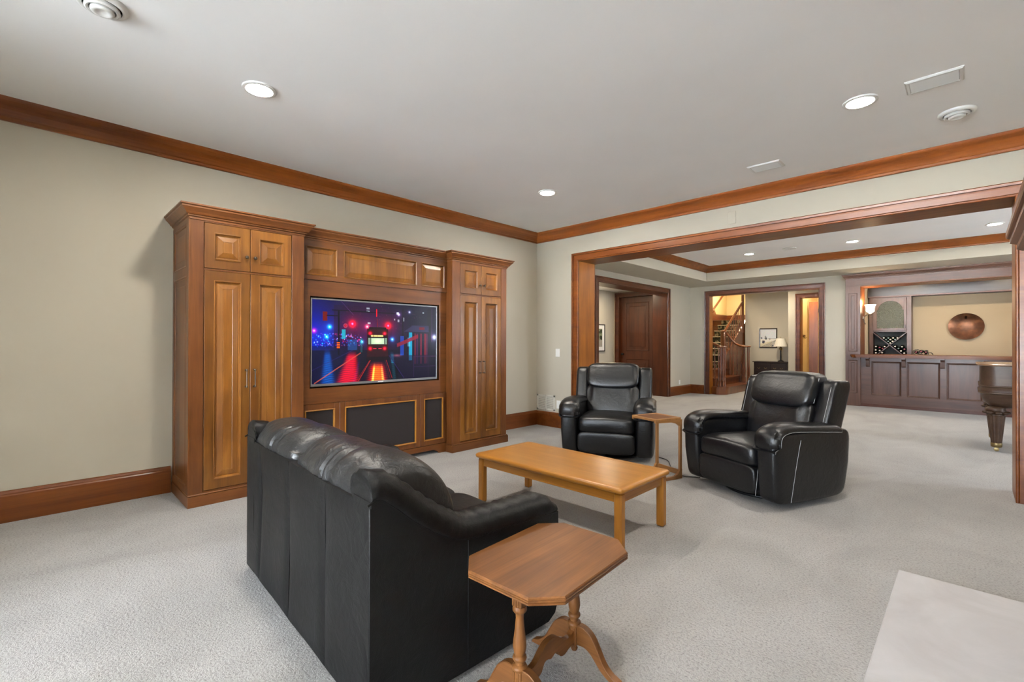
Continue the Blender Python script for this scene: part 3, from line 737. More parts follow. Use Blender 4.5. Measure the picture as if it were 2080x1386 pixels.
downlight(-3.2, .988, H, 'lit recessed ceiling light above the left tall cabinet', PW)
downlight(-3.2, 3.80, H, 'lit recessed ceiling light nearest the room corner', PW)
downlight(-.516, 3.80, H, 'lit recessed ceiling light at the upper right, beside the long ceiling grille', PW)
for (x, y, t) in ((-.516, .988, 'just ahead of the viewer, above the frame'), (-3.2, -1.8, 'behind the viewer on the cabinet side'), (-.516, -1.8, 'behind the viewer on the fireplace side')):
    downlight(x, y, H, 'lit recessed ceiling light '+t, PW*.8)
for x, t in ((-2.92, 'leftmost of the far tray ceiling'), (-1.36, 'middle one of the far tray ceiling'), (.245, 'rightmost in the far tray ceiling, by the right jamb')):
    downlight(x, 9.25, 2.86, 'lit recessed light, '+t, PW*.6)
for x, t in ((-2.92, 'leftmost'), (-1.36, 'second from left'), (.245, 'third from left'), (1.9, 'rightmost')):
    downlight(x, 7.1, 2.86, 'lit recessed tray light hidden behind the opening head, %s of four' % t, PW*.45)
downlight(-5.8, 9.0, 2.49, 'lit recessed light in the side hall ceiling', 16, (1, .8, .55), 'recessed hall lights')
downlight(-3.7, 12.6, 2.64, 'lit recessed light in the stair hall ceiling', 20, (1, .84, .62), 'recessed hall lights')
downlight(-5.15, 15.0, ROOF, 'lit recessed light high in the stairwell', 15, (1, .78, .45), 'recessed hall lights')
downlight(-5.0, 12.6, ROOF, 'lit recessed light over the stair landing', 10, (1, .78, .48), 'recessed hall lights')
downlight(-2.5, 13.62, ROOF, 'lit recessed light in the small lit room', 22, (1, .70, .38), 'recessed hall lights')
for x, t in ((-.9, 'left'), (.5, 'right')): downlight(x, 12.05, 2.62, 'lit recessed light in the bar alcove ceiling, %s one of two' % t, 9, (1, .8, .55), 'recessed bar lights')

def long_grille(x0, x1, y0, y1, label):
    root = T('ceiling_grille', label, 'air grille', ((x0+x1)/2, (y0+y1)/2, H-.012), 0, None)
    mp = lambda s, t, n: (s, t, H-n)
    part(root, 'frame', MB().rings(x0, x1, y0, y1, [(0, -.001), (0, .004), (.008, .012), (.02, .012), (.024, .006)], mp, False), M['vent'])
    part(root, 'backing', MB().box(x0+.02, x1-.02, y0+.02, y1-.02, H-.004, H+.001), M['vent'])
    sl = MB()
    n = 6
    for i in range(n):
        yy = y0+.026+(y1-y0-.052)*(i+.5)/n
        part(root, 'louvre', MB().add([mp(x0+.024, yy-.012, .004), mp(x1-.024, yy-.012, .004), mp(x1-.024, yy+.008, .011), mp(x0+.024, yy+.008, .011), mp(x0+.024, yy-.012, .006), mp(x1-.024, yy-.012, .006), mp(x1-.024, yy+.008, .013), mp(x0+.024, yy+.008, .013)], [(0, 1, 2, 3), (4, 5, 6, 7), (0, 1, 5, 4), (2, 3, 7, 6), (1, 2, 6, 5), (0, 3, 7, 4)]), M['vent'])
long_grille(-.287, -.021, 3.714, 3.905, 'long white ceiling grille at the upper right beside a round vent')
long_grille(-1.444, -1.18, 4.51, 4.695, 'faint white ceiling grille over the wide opening')
def round_vent(x, y, label):
    root = T('round_vent', label, 'air vent', (x, y, H-.045), 0, None, True)
    part(root, 'collar', MB().lathe([(.1, .045), (.1, .036), (.094, .03), (.082, .024), (.074, .027), (.074, .045)], 0, 0, 36), M['vent'])
    part(root, 'ring', MB().lathe([(.066, .030), (.068, .017), (.06, .012), (.052, .015), (.052, .030)], 0, 0, 36), M['vent'])
    part(root, 'centre_disc', MB().lathe([(.044, .03), (.046, .009), (.04, .003), (.028, .002), (.024, .005), (.001, .004)], 0, 0, 32), M['vent'])
    part(root, 'throat', MB().lathe([(.075, .0449), (.001, .0449), (.001, .04), (.075, .04)], 0, 0, 28), M['gap'])
    for k in range(3):
        a = k*2.1; part(root, 'strut', MB().tube([(.02*math.cos(a), .02*math.sin(a), .03), (.078*math.cos(a), .078*math.sin(a), .033)], .004, 6), M['vent'])
round_vent(-.063, 4.44, 'round white ceiling vent near the right end of the crown moulding')
round_vent(-2.93, .22, 'round white ceiling vent at the top left edge')

sp_ = T('ceiling_speaker', 'faint flush round speaker grille in the far tray ceiling', 'speaker', (-2.25, 9.2, 2.85), 0, None, True)
part(sp_, 'rim', MB().lathe([(.11, .01), (.11, .003), (.104, 0), (.096, .002), (.096, .01)], 0, 0, 32), M['vent'])
part(sp_, 'mesh', MB().lathe([(.097, .004), (.001, .003), (.001, .009), (.097, .009)], 0, 0, 28), M['vent'])

# ------------------------------------------------------------------ wall plates
def plate(name, label, cat, s0, s1, t0, t1, mp, mat, rocker=True, sock=False):
    A = mp((s0+s1)/2, t0, 0); root = T(name, label, cat, A)
    part(root, 'cover_plate', MB().box(s0, s1, t0, t1, -.001, .006, .002, mp), mat)
    sm, tm = (s0+s1)/2, (t0+t1)/2
    if rocker: part(root, 'rocker', MB().box(sm-.016, sm+.016, tm-.032, tm+.032, .006, .0095, .002, mp), mat)
    if sock:
        for dz in (-.02, .02): part(root, 'socket', MB().box(sm-.014, sm+.014, tm+dz-.013, tm+dz+.013, .006, .008, .004, mp), mat)
plate('light_switch', 'white rocker light switch left of the wide opening', 'light switch', -4.225, -4.153, 1.005, 1.118, PYm(YB), M['white'])
plate('blank_plate', 'wall-coloured blank cover plate above the wide opening', 'cover plate', -1.857, -1.775, 2.478, 2.61, PYm(YB), M['wall'], False)
plate('wall_outlet', 'white outlet low on the far room left wall', 'outlet', 10.53, 10.60, .24, .345, PXpl(XL), M['white'], False, True)
g = T('return_grille', 'wall-coloured return air grille above the corner baseboard', 'air grille', (-4.4, YB, .23))
mp = PYm(YB); gx0, gx1, gz0, gz1 = -4.575, -4.235, .228, .45
fr = MB()
for (p, q, c, d) in ((gx0, gx0+.028, gz0, gz1), (gx1-.028, gx1, gz0, gz1), (gx0, gx1, gz0, gz0+.024), (gx0, gx1, gz1-.024, gz1), (-4.413, -4.397, gz0, gz1)): fr.box(p, q, c, d, -.001, .008, .002, mp)
gmat = paint('grille_paint', (.62, .60, .53), .5)
part(g, 'frame', fr, gmat)
part(g, 'backing', MB().box(gx0+.02, gx1-.02, gz0+.02, gz1-.02, 0, .0012, 0, mp), plain('grille_dark', (.10, .09, .08), .9))
for (p, q) in ((gx0+.028, -4.413), (-4.397, gx1-.028)):
    for k in range(13):
        z = gz0+.028+k*.0132
        part(g, 'louvre', MB().add([mp(p, z, .007), mp(q, z, .007), mp(q, z+.0075, .002), mp(p, z+.0075, .002), mp(p, z+.0015, .008), mp(q, z+.0015, .008), mp(q, z+.009, .003), mp(p, z+.009, .003)], [(0, 1, 2, 3), (4, 5, 6, 7), (0, 1, 5, 4), (2, 3, 7, 6), (1, 2, 6, 5), (0, 3, 7, 4)]), gmat)
ol = T('corner_outlet', 'white outlet beside the return grille, half behind the left recliner', 'outlet', (-4.14, YB, .28))
part(ol, 'cover_plate', MB().box(-4.205, -4.135, .27, .385, -.001, .006, .002, mp), M['white'])
for dz in (-.02, .02): part(ol, 'socket', MB().box(-4.184, -4.156, .3275+dz-.013, .3275+dz+.013, .006, .008, .004, mp), M['white'])
# ------------------------------------------------------------------ sofa (local: x along width from the far end, y from back to front)
def wob(p, amp, f, seed=0.0):
    x, y, z = p
    return amp*(math.sin(x*f+seed+1.3*math.sin(z*f*.7+y*f*.4))*.5+math.sin(y*f*1.37+z*f*.8+seed*2+x*2)*.5)
SW, SD = 1.446, .87
sofa = T('loveseat', 'black leather two-seat sofa seen from behind', 'sofa', (-2.755, .787, 0), R(-2.9), None, True)
LT = M['leather']
# four upholstered back panels
edges = [0, .237, .675, 1.074, SW]
for i in range(4):
    x0, x1 = edges[i]+.0012, edges[i+1]-.0012
    nx, nz = 14, 22; sec = []
    front = []
    for j in range(nz+1):
        t = j/nz; z = .022+t*(.692-.022); row = []
        for k in range(nx+1):
            s = k/nx; x = x0+s*(x1-x0)
            es = min(s, 1-s)*(x1-x0); et = min(t, 1-t)*.67
            puff = .009*(1-math.exp(-es/.018))*(1-math.exp(-et/.03)) - .012*math.sin(math.pi*t)*(.6+.4*math.sin(x*5))
            row.append((x, .012-puff+wob((x, 0, z), .0022, 13, i), z))
        front.append(row)
    m = MB(); vs = [p for r_ in front for p in r_]; W_ = nx+1
    m.add(vs, [(j*W_+k, j*W_+k+1, (j+1)*W_+k+1, (j+1)*W_+k) for j in range(nz) for k in range(nx)], True)
    n0 = len(m.v); back = [(p[0], .05, p[2]) for p in vs]
    ring = [j for j in range(W_)] + [j*W_+nx for j in range(1, nz+1)] + [nz*W_+k for k in range(nx-1, -1, -1)] + [j*W_ for j in range(nz-1, 0, -1)]
    m.add([vs[q] for q in ring]+[back[q] for q in ring], [(q, (q+1) % len(ring), len(ring)+(q+1) % len(ring), len(ring)+q) for q in range(len(ring))], False)
    part(sofa, 'back_panel', m, LT)
SEAM = [(0, .700), (.035, .712), (.085, .680), (.17, .607), (.27, .537), (.345, .500), (.40, .491), (.5, .488), (.64, .484), (.79, .480), (.868, .474)]
seam = bez(SEAM, 6)
for side in (0, 1):
    mps = (lambda s, t, n: (SW-n, s, t)) if side else (lambda s, t, n: (n, s, t))
    poly = [(.012, .022)] + [(max(.012, p[0]), p[1]) for p in seam] + [(SD, .40), (SD, .10), (SD-.02, .05), (SD-.06, .026)]
    ar = MB().prism(poly, .0, .13, mps)
    arm = part(sofa, 'arm_side', ar, LT)
    # welt along the seam and the vertical side seam
    part(sofa, 'welt', MB().tube([mps(p[0], p[1], .003) for p in seam], .004, 6), LT, arm)
    part(sofa, 'side_seam', MB().tube([mps(.385, .03+.46*k/6, .0) for k in range(7)], .0022, 6), LT, arm)
    if side: part(sofa, 'corner_welt', MB().tube([mps(.01, .03+.66*k/6, .004) for k in range(7)], .0045, 6), LT, arm)
    # padded roll on top of the arm
    secs = []; nS = len(seam)
    for i, p in enumerate(seam):
        a, b_ = seam[max(i-1, 0)], seam[min(i+1, nS-1)]; d = np.array(b_)-np.array(a); d = d/np.linalg.norm(d); nrm = np.array((-d[1], d[0]))
        if nrm[1] < 0: nrm = -nrm
        t = i/(nS-1); e = (.55+.45*min(1, t/.08))*(min(1, ((1-t)/.07))**.5 if t > .93 else 1); e = max(e, .35)
        hgt = (.060+.018*math.sin(min(1, t*1.6)*math.pi)*(t < .625))*e; wd = .082*(.85+.15*e); sec = []
        for k in range(20):
            an = 2*math.pi*k/20
            cu = math.copysign(abs(math.cos(an))**.8, math.cos(an))*wd; cn = math.sin(an)
            cn = cn*hgt if cn > 0 else cn*.03
            q = np.array(p)+nrm*(cn+.012); q[0] = max(q[0], .014)
            crease = .0035*math.sin(i*1.9+math.sin(k*.9)*1.2)*(cn > 0)
            q = q+nrm*crease
            sec.append(mps(q[0], q[1], .079-cu-.002+crease))
        secs.append(sec)
    part(sofa, 'arm_roll', MB().loft(secs), LT)
# back cushions
CS = [(.018, .692), (.03, .735), (.085, .778), (.16, .800), (.24, .793), (.32, .752), (.385, .685), (.43, .60), (.44, .51), (.40, .45), (.30, .43), (.16, .47), (.07, .56), (.03, .63)]
def back_cushion(x0, x1, seed):
    loop = bezc(CS, 4); cen = np.mean(loop, 0); nS = 40; secs = []
    for i in range(nS+1):
        t = i/nS; e = (1-abs(2*t-1)**5)**.42; x = x0+(x1-x0)*t; e = max(e, .12); sec = []
        for k, p in enumerate(loop):
            q = cen+(np.array(p)-cen)*(.55+.45*e) if k > 3 else np.array(p)*1.0
            if k <= 3: q = cen+(np.array(p)-cen)*(.8+.2*e)
            pw = math.exp(-((p[0]-.07)/.07)**2)*(p[1] > .68)
            w = .009*pw*math.sin(x*95+seed*3+math.sin(x*31)*2)*(.5+.5*math.sin(x*17+seed)) + wob((x, p[0], p[1]), .006, 17, seed)*(p[1] > .55)
            dv = (np.array(p)-cen); dv = dv/np.linalg.norm(dv)
            q = q+dv*w
            sec.append((x, q[0], q[1]))
        secs.append(sec)
    c = part(sofa, 'back_cushion', MB().loft(secs), M['leather3'])
    return c
back_cushion(.012, .676, 1.0); back_cushion(.686, 1.352, 2.6)
for (x0, x1, s) in ((.135, .73, 0), (.732, 1.327, 2)):
    w = lambda x, y, z: (x, y, z+wob((x, y, z), .004, 15, s)+(.012*math.exp(-((y-.6)/.2)**2) if z > .36 else 0))
    part(sofa, 'seat_cushion', MB().sq(((x0+x1)/2, .60, .325), ((x1-x0)/2, .285, .085), .35, .22, 40, 16, w), LT)
part(sofa, 'front_rail', MB().box(.12, SW-.12, .80, .85, .03, .26, .01), LT)
part(sofa, 'inner_frame', MB().box(.1, SW-.1, .04, .8, .06, .25), M['gap'])
for (x, y) in ((.07, .07), (SW-.07, .07), (.07, .79), (SW-.085, .79)):
    part(sofa, 'castor', MB().lathe([(.012, .04), (.026, .036), (.028, .012), (.022, 0), (.004, 0)], x, y, 14), M['plastic'])

# ------------------------------------------------------------------ recliners (local: x right, y back, front at -y)
L2, ST = M['leather2'], M['stitch']
def make_recliner(label, loc, rot, stitch, ring):
    r = T('recliner', label, 'armchair', loc, rot, 'pair of black leather recliners', True)
    # swivel base
    tor = [(.30*math.cos(2*math.pi*k/40), .02+.30*math.sin(2*math.pi*k/40), .013) for k in range(40)]
    part(r, 'swivel_ring', MB().tube(tor, .013, 8, True, (1, 1), True), M['black'])
    part(r, 'pedestal', MB().lathe([(.05, .004), (.05, .1), (.16, .105), (.16, .14)], 0, .02, 18).box(-.28, .28, 0, .04, .004, .02).box(-.02, .02, -.27, .3, .004, .02), M['black'])
    part(r, 'undercarriage', MB().box(-.3, .3, -.3, .34, .1, .26), M['gap'])
    back_y = lambda z: .175+(z-.40)*.30
    for s in (-1, 1):
        # arm body : tapering padded block
        def wp(x, y, z):
            k = max(0, .34-z)
            return (x*(1-.10*k), y+(.10*k if y < 0 else -.10*k)+(.0 if y < .2 else (.03*(z-.3))), z)
        body = MB().sq((s*.345, -.035, .302), (.088, .395, .262), .22, .34, 36, 22, wp)
        ab = part(r, 'arm_body', body, L2)
        # arm pad hooded over the front
        pth = bez([(-.392, .425), (-.410, .475), (-.405, .538), (-.36, .581), (-.26, .600), (-.10, .592), (.08, .578), (.22, .567), (.29, .555)], 5)
        secs = []; n = len(pth)
        for i, p in enumerate(pth):
            d = pth[min(i+1, n-1)]-pth[max(i-1, 0)]; d = d/np.linalg.norm(d); nr = np.array((-d[1], d[0]))
            if i < 12 and nr[0] > 0 and abs(nr[1]) < .3: nr = -nr
            if nr[1] < -.3: nr = -nr
            t = i/(n-1); e = min(1, (t/.10)**.5) if t < .10 else (min(1, ((1-t)/.1))**.5 if t > .9 else 1); e = max(e, .3)
            hood = math.exp(-((t-.2)/.16)**2)
            hw = (.092+.006*hood)*(.7+.3*e); up = (.030+.004*hood)*e; dn = .045*e
            sec = []
            for k in range(22):
                an = 2*math.pi*k/22; c, sn = math.cos(an), math.sin(an)
                gath = .006*hood*math.sin(k*3.1+i*.4)*(1 if sn > -.2 else 0)
                nn = (sn*up if sn > 0 else sn*dn)+gath
                cx = math.copysign(abs(c)**.75, c)*hw
                drop = -.018*(abs(cx)/hw)**3
                q = p+nr*(nn+drop)
                sec.append((s*.340+cx+gath, q[0], q[1]))
            secs.append(sec)
        pad = part(r, 'arm_pad', MB().loft(secs), L2)
        if stitch:
            path = [(sec[21 if s > 0 else 11][0]+s*.001, sec[21 if s > 0 else 11][1], sec[21 if s > 0 else 11][2]) for sec in secs[1:-1]]
            part(r, 'stitching', MB().tube(path, .0016, 5), ST, pad, 'pale contrast stitching')
            ps = [wp(s*(.345+.0885), -.30+.012*k, .06+.05*k) for k in range(10)]
            part(r, 'stitching', MB().tube(ps, .0018, 5), ST, ab, 'pale contrast stitching')
    # seat, footrest
    sw = lambda x, y, z: (x, y, z+(.012*math.cos(x*5.2)-.02*(y+.15)*(z > .38))+wob((x, y, z), .003, 20, 1))
    st = part(r, 'seat_cushion', MB().sq((0, -.12, .355), (.262, .315, .095), .42, .24, 44, 18, sw), L2)
    fr = part(r, 'footrest', MB().sq((0, -.375, .185), (.262, .058, .115), .38, .26, 40, 16, lambda x, y, z: (x, y+.05*(.3-z), z)), L2)
    if stitch: part(r, 'stitching', MB().tube([(.262, -.415+.004*k, .08+.03*k) for k in range(10)], .0017, 5), ST, fr, 'pale contrast stitching')
    # backrest: lumbar cushion, head cushion, wings, rear shell
    def bw(x, y, z): return (x, y+back_y(z)-.0, z)
    lum = part(r, 'lumbar_cushion', MB().sq((0, -.045, .575), (.268, .085, .185), .45, .3, 72, 26, lambda x, y, z: bw(x, y-.010*math.cos(x*11)*(y < -.05)+.011*math.sin(abs(x)*62)*(y < -.05)*math.exp(-((z-.655)/.05)**2)+(.012*math.exp(-(x/.012)**2) if y < -.05 else 0), z)), L2)
    hd = part(r, 'head_cushion', MB().sq((0, -.05, .845), (.262, .095, .135), .42, .3, 44, 20, lambda x, y, z: bw(x, y-.02*(z < .86)*(y < 0)+(.004*math.sin(x*55)*math.exp(-((z-.92)/.05)**2) if y < 0 else 0), z+(-.022*math.cos(x*5.6) if z < .8 else 0))), L2)
    if stitch:
        part(r, 'stitching', MB().tube([bw(0, -.125-.0*k, .44+.03*k) for k in range(8)], .0018, 5), ST, lum, 'pale contrast stitching')
        part(r, 'stitching', MB().tube([bw(.258, -.085, .74+.022*k) for k in range(10)], .0018, 5), ST, hd, 'pale contrast stitching')
    for s in (-1, 1):
        wg = MB().sq((s*.315, 0.02, .66), (.068, .095, .265), .3, .45, 28, 24, lambda x, y, z: bw(x+s*.02*(z-.5), y, z))
        w_ = part(r, 'wing', wg, L2)
        if stitch: part(r, 'stitching', MB().tube([bw(s*.345+s*.02*(z-.5), -.074, z) for z in [.47+.045*k for k in range(10)]], .0018, 5), ST, w_, 'pale contrast stitching')
    part(r, 'back_shell', MB().sq((0, .085, .56), (.36, .05, .36), .18, .2, 40, 20, lambda x, y, z: bw(x*(1-.03*(z > .8)), y, z)), L2)
    return r
ra = make_recliner('black leather recliner near the room corner, turned towards the viewer', (-2.835, 4.455, 0), R(26), False, True)
ra.scale = (1.11, 1.08, .992)
rb = make_recliner('black leather swivel recliner with pale stitching, right of the small C-shaped table', (-1.215, 4.235, 0), R(-23), True, True)
rb.scale = (1.06, 1.06, .985)

# ------------------------------------------------------------------ coffee table
ct = T('coffee_table', 'long low golden oak coffee table with rounded edges', 'coffee table', (-2.05, 2.64, 0))
x0, x1, y0, y1, zt = -2.684, -1.412, 2.336, 2.945, .368
oakX, oakY, oakZ = M['oakX'], M['oakY'], M['oakZ']
fw = .06
part(ct, 'top_panel', MB().box(x0+fw, x1-fw, y0+fw, y1-fw, zt-.022, zt-.0005, .0), oakX)
prof = [(0, -.03), (0, -.036), (-.05, -.036)]
edge = [(-fw, -.03), (-.012, -.034), (-.004, -.03), (0, -.022), (.001, -.014), (-.003, -.006), (-.01, -.0015), (-.02, 0), (-fw, 0)]
cor = lambda x, y: None
rc_ = .03
def rpath():
    out = []
    for cx, cy, a0_ in ((x0+rc_, y0+rc_, 180), (x1-rc_, y0+rc_, 270), (x1-rc_, y1-rc_, 0), (x0+rc_, y1-rc_, 90)):
        out.append([((cx+rc_*math.cos(R(a0_+15*k)), cy+rc_*math.sin(R(a0_+15*k))), (math.cos(R(a0_+15*k)), math.sin(R(a0_+15*k)))) for k in range(7)])
    return out
arcs = rpath()
for i in range(4):
    seq = arcs[i][3:] + arcs[(i+1) % 4][:4]; secs = []
    for (p, n_) in seq:
        sec = []
        for o_, z in edge:
            q = [p[0]+n_[0]*o_, p[1]+n_[1]*o_]
            if -o_ > rc_: q = [min(max(q[0], x0-o_), x1+o_), min(max(q[1], y0-o_), y1+o_)]
            sec.append((q[0], q[1], zt+z))
        secs.append(sec)
    part(ct, 'edge_rail', MB().loft(secs, True), oakX if i % 2 == 0 else oakY)
for (x, y) in ((-2.665, 2.357), (-1.482, 2.357), (-1.482, 2.87), (-2.665, 2.87)):
    part(ct, 'leg', MB().box(x, x+.052, y, y+.052, 0, zt-.036, .009), oakZ)
for (a, b_, c, d, m) in ((-2.613, -1.482, 2.368, 2.388, oakX), (-2.613, -1.482, 2.893, 2.913, oakX), (-2.655, -2.635, 2.409, 2.87, oakY), (-1.46, -1.44, 2.409, 2.87, oakY)):
    part(ct, 'apron', MB().box(a, b_, c, d, zt-.094, zt-.034, .002), m)

# ------------------------------------------------------------------ octagonal side table (local: y along its length)
sd = T('side_table', 'small octagonal antique side table with turned trestle legs, in the foreground', 'side table', (-1.058, 1.270, 0), R(3.4), None, True)
hx, hy, cx_ = .203, .272, .078
def octo(i): return [(-hx+i, -hy+cx_), (-hx+i, hy-cx_), (-hx+cx_, hy-i), (hx-cx_, hy-i), (hx-i, hy-cx_), (hx-i, -hy+cx_), (hx-cx_, -hy+i), (-hx+cx_, -hy+i)]
def octo2(i):
    k = i*math.tan(R(22.5)); return [(-hx+i, -hy+cx_+k), (-hx+i, hy-cx_-k), (-hx+cx_+k, hy-i), (hx-cx_-k, hy-i), (hx-i, hy-cx_-k), (hx-i, -hy+cx_+k), (hx-cx_-k, -hy+i), (-hx+cx_+k, -hy+i)]
zt = .46
prof = [(.02, -.026), (.004, -.026), (.001, -.024), (.001, -.019), (.004, -.0175), (.001, -.016), (.0, -.0115), (.003, -.010), (.001, -.0085), (.001, -.0035), (.004, 0)]
part(sd, 'table_top', MB().loft([[(x, y, zt+z) for x, y in octo2(i)] for i, z in prof], False), M['oldY'])
part(sd, 'top_cleat', MB().box(-.13, .13, -.19, -.13, zt-.042, zt-.026, .003).box(-.13, .13, .13, .19, zt-.042, zt-.026, .003), M['oldX'])
for sgn in (-1, 1):
    yy = sgn*.16
    tp = [(.004, .045), (.010, .05), (.013, .056), (.011, .063), (.006, .068), (.02, .072)]
    post = MB()
    # square head with flutes, turned vase, collars
    post.box(-.02, .02, yy-.02, yy+.02, .345, zt-.026, .004)
    post.lathe([(.012, .35), (.021, .347), (.0235, .339), (.0235, .332), (.019, .326), (.014, .322), (.013, .305), (.016, .27), (.021, .235), (.0225, .215), (.019, .196), (.016, .188), (.022, .184), (.0235, .178), (.021, .172), (.0155, .168), (.0155, .158), (.023, .154), (.026, .148), (.025, .142), (.019, .138), (.019, .12)], 0, yy, 20)
    post.box(-.0175, .0175, yy-.0175, yy+.0175, .068, .14, .003)
    pst = part(sd, 'turned_post', post, M['oldZ'])
    part(sd, 'finial', MB().lathe([(.004, .042), (.0105, .046), (.0135, .054), (.0105, .062), (.007, .066), (.015, .070), (.007, .074)], 0, yy, 14), M['oldZ'], pst)
    fl = MB()
    for fx in (-.01, 0, .01): fl.box(fx-.0022, fx+.0022, yy-sgn*0-.0215, yy-.0195, .35, zt-.03).box(fx-.0022, fx+.0022, yy-.019, yy-.0165, .075, .135)
    part(sd, 'flute', fl, M['oldZ'], pst)
    for s in (-1, 1):
        # bracket ear under the top
        ear = [(s*.02, zt-.042), (s*.062, zt-.042), (s*.058, zt-.06), (s*.044, zt-.068), (s*.036, zt-.085), (s*.02, zt-.094)]
        part(sd, 'bracket', MB().prism(ear, yy-.009, yy+.009, lambda a, b_, n: (a, n, b_)), M['oldZ'])
        # S-curved foot
        up = [(s*.016, .150), (s*.05, .148), (s*.082, .128), (s*.105, .092), (s*.128, .052), (s*.155, .026), (s*.19, .012)]
        lo = [(s*.196, .0), (s*.16, .0), (s*.125, .018), (s*.10, .042), (s*.076, .066), (s*.05, .078), (s*.016, .076)]
        poly = [tuple(p) for p in bez(up, 5)] + [tuple(p) for p in bez(lo, 4)]
        ft = part(sd, 'foot', MB().prism(poly, yy-.0115, yy+.0115, lambda a, b_, n: (a, n, b_), True), M['oldX'])
        part(sd, 'foot_reeding', MB().tube([(p[0], yy-.0115, p[1]-.003) for p in bez(up, 5)], .0022, 5).tube([(p[0], yy+.0115, p[1]-.003) for p in bez(up, 5)], .0022, 5), M['oldX'], ft)
up = [(-.145, .146), (-.11, .137), (-.085, .145), (-.05, .175), (-.02, .192), (0, .194), (.02, .192), (.05, .175), (.085, .145), (.11, .137), (.145, .146)]
up = [(-.145, .128), (-.115, .118), (-.085, .122), (-.05, .148), (-.02, .162), (.02, .162), (.05, .148), (.085, .122), (.115, .118), (.145, .128)]
lo = [(.145, .084), (.11, .078), (.08, .07), (.055, .078), (.04, .1), (.022, .104), (0, .096), (-.022, .104), (-.04, .1), (-.055, .078), (-.08, .07), (-.11, .078), (-.145, .084)]
poly = [tuple(p) for p in bez(up, 4)] + [tuple(p) for p in bez(lo, 3)]
part(sd, 'stretcher', MB().prism(poly, -.0105, .0105, lambda a, b_, n: (n, a, b_), True), M['oldY'])

# ------------------------------------------------------------------ C-shaped table between the recliners (local: x along the posts, -y forward)
cs = T('c_table', 'slim oak C-shaped snack table between the two recliners', 'side table', (-1.977, 4.069, 0), R(-18), None, True)
zt = .545; hw = .15
frm = MB().box(-hw, hw, -.30, -.28, zt-.022, zt, .003).box(-hw, -hw+.02, -.28, 0, zt-.022, zt, .003).box(hw-.02, hw, -.28, 0, zt-.022, zt, .003).box(-hw+.02, hw-.02, -.02, 0, zt-.022, zt, .003)
part(cs, 'top_frame', frm, M['ashX'])
part(cs, 'top_panel', MB().box(-hw+.02, hw-.02, -.28, -.02, zt-.012, zt-.004), M['oldX'])
for s in (-1, 1):
    xx = s*(hw-.011)
    part(cs, 'post', MB().box(xx-.011, xx+.011, -.014, .014, .0, zt-.02, .003), M['ashZ'])
    arm = [(.014, zt-.02), (-.30, zt-.02), (-.30, zt-.034), (-.12, zt-.04), (-.05, zt-.055), (-.014, zt-.08), (.014, zt-.08)]
    part(cs, 'bracket_arm', MB().prism(arm, xx-.010, xx+.010, lambda a, b_, n: (n, a, b_)), M['ashY'])
    ft = [(.014, .0), (.014, .085), (-.014, .075), (-.035, .045), (-.07, .03), (-.27, .02), (-.28, .0)]
    part(cs, 'foot', MB().prism(ft, xx-.0105, xx+.0105, lambda a, b_, n: (n, a, b_)), M['ashY'])
part(cs, 'stretcher', MB().box(-hw+.022, hw-.022, -.008, .008, .03, .075, .003), M['ashX'])
# power cord of the swivel recliner
cp = bez([(-1.72, 4.16, .006), (-1.84, 4.10, .006), (-1.93, 4.13, .006), (-2.05, 4.28, .006), (-2.2, 4.52, .006), (-2.35, 4.6, .006)], 6)
solo('power_cord', MB().tube(cp, .004, 6), M['plastic'], 'thin black power cord on the carpet beside the C-shaped table', 'cord')

# ------------------------------------------------------------------ fireplace edge on the right
m, nt, b = nodes('hearth_limestone')
v = mapping(nt, (1, 1, 1)); n_ = N(nt, 'ShaderNodeTexNoise', Scale=3.0, Detail=6.0, Roughness=.6, Distortion=.7); nt.links.new(v, n_.inputs['Vector'])
c_ = ramp(nt, n_.outputs['Fac'], [(.3, (.37, .355, .355)), (.5, (.41, .405, .41)), (.7, (.45, .45, .46))]); nt.links.new(c_.outputs[0], b.inputs['Base Color']); b.inputs['Roughness'].default_value = .55
bump(nt, n_.outputs['Fac'], b, .1, .01); M['stone'] = m
solo('hearth_slab', MB().box(-.27, .36, 1.1, 3.18, 0, .016, .004), M['stone'], 'pale limestone hearth slab set in the carpet at the lower right', 'hearth')
fp = T('fireplace_mantel', 'wooden fireplace mantel whose moulded shelf end enters at the right edge', 'fireplace', (.55, 2.1, .016))
part(fp, 'surround', MB().box(.36, .752, 1.25, 1.6, .016, 1.5, .004).box(.36, .752, 2.55, 2.9, .016, 1.5, .004).box(.36, .752, 1.6, 2.55, 1.15, 1.5, .004), M['trimZ'])
part(fp, 'firebox', MB().box(.6, .752, 1.6, 2.55, .016, 1.15), M['gap'])
part(fp, 'shelf', MB().box(.112, .752, 1.14, 2.99, 1.66, 1.69, .004), M['trimY'])
MCR = [(0, 0), (.02, 0), (.02, .018), (.035, .03), (.06, .05), (.10, .07), (.15, .086), (.20, .1), (.215, .11), (.215, .13), (.235, .14), (.235, .16), (0, .16)]
part(fp, 'shelf_moulding', MB().sweep([(-a, b_) for a, b_ in MCR], [(.752, 1.38), (.36, 1.38), (.36, 2.76), (.752, 2.76)][::-1], flat(1.5)), M['trimY'])
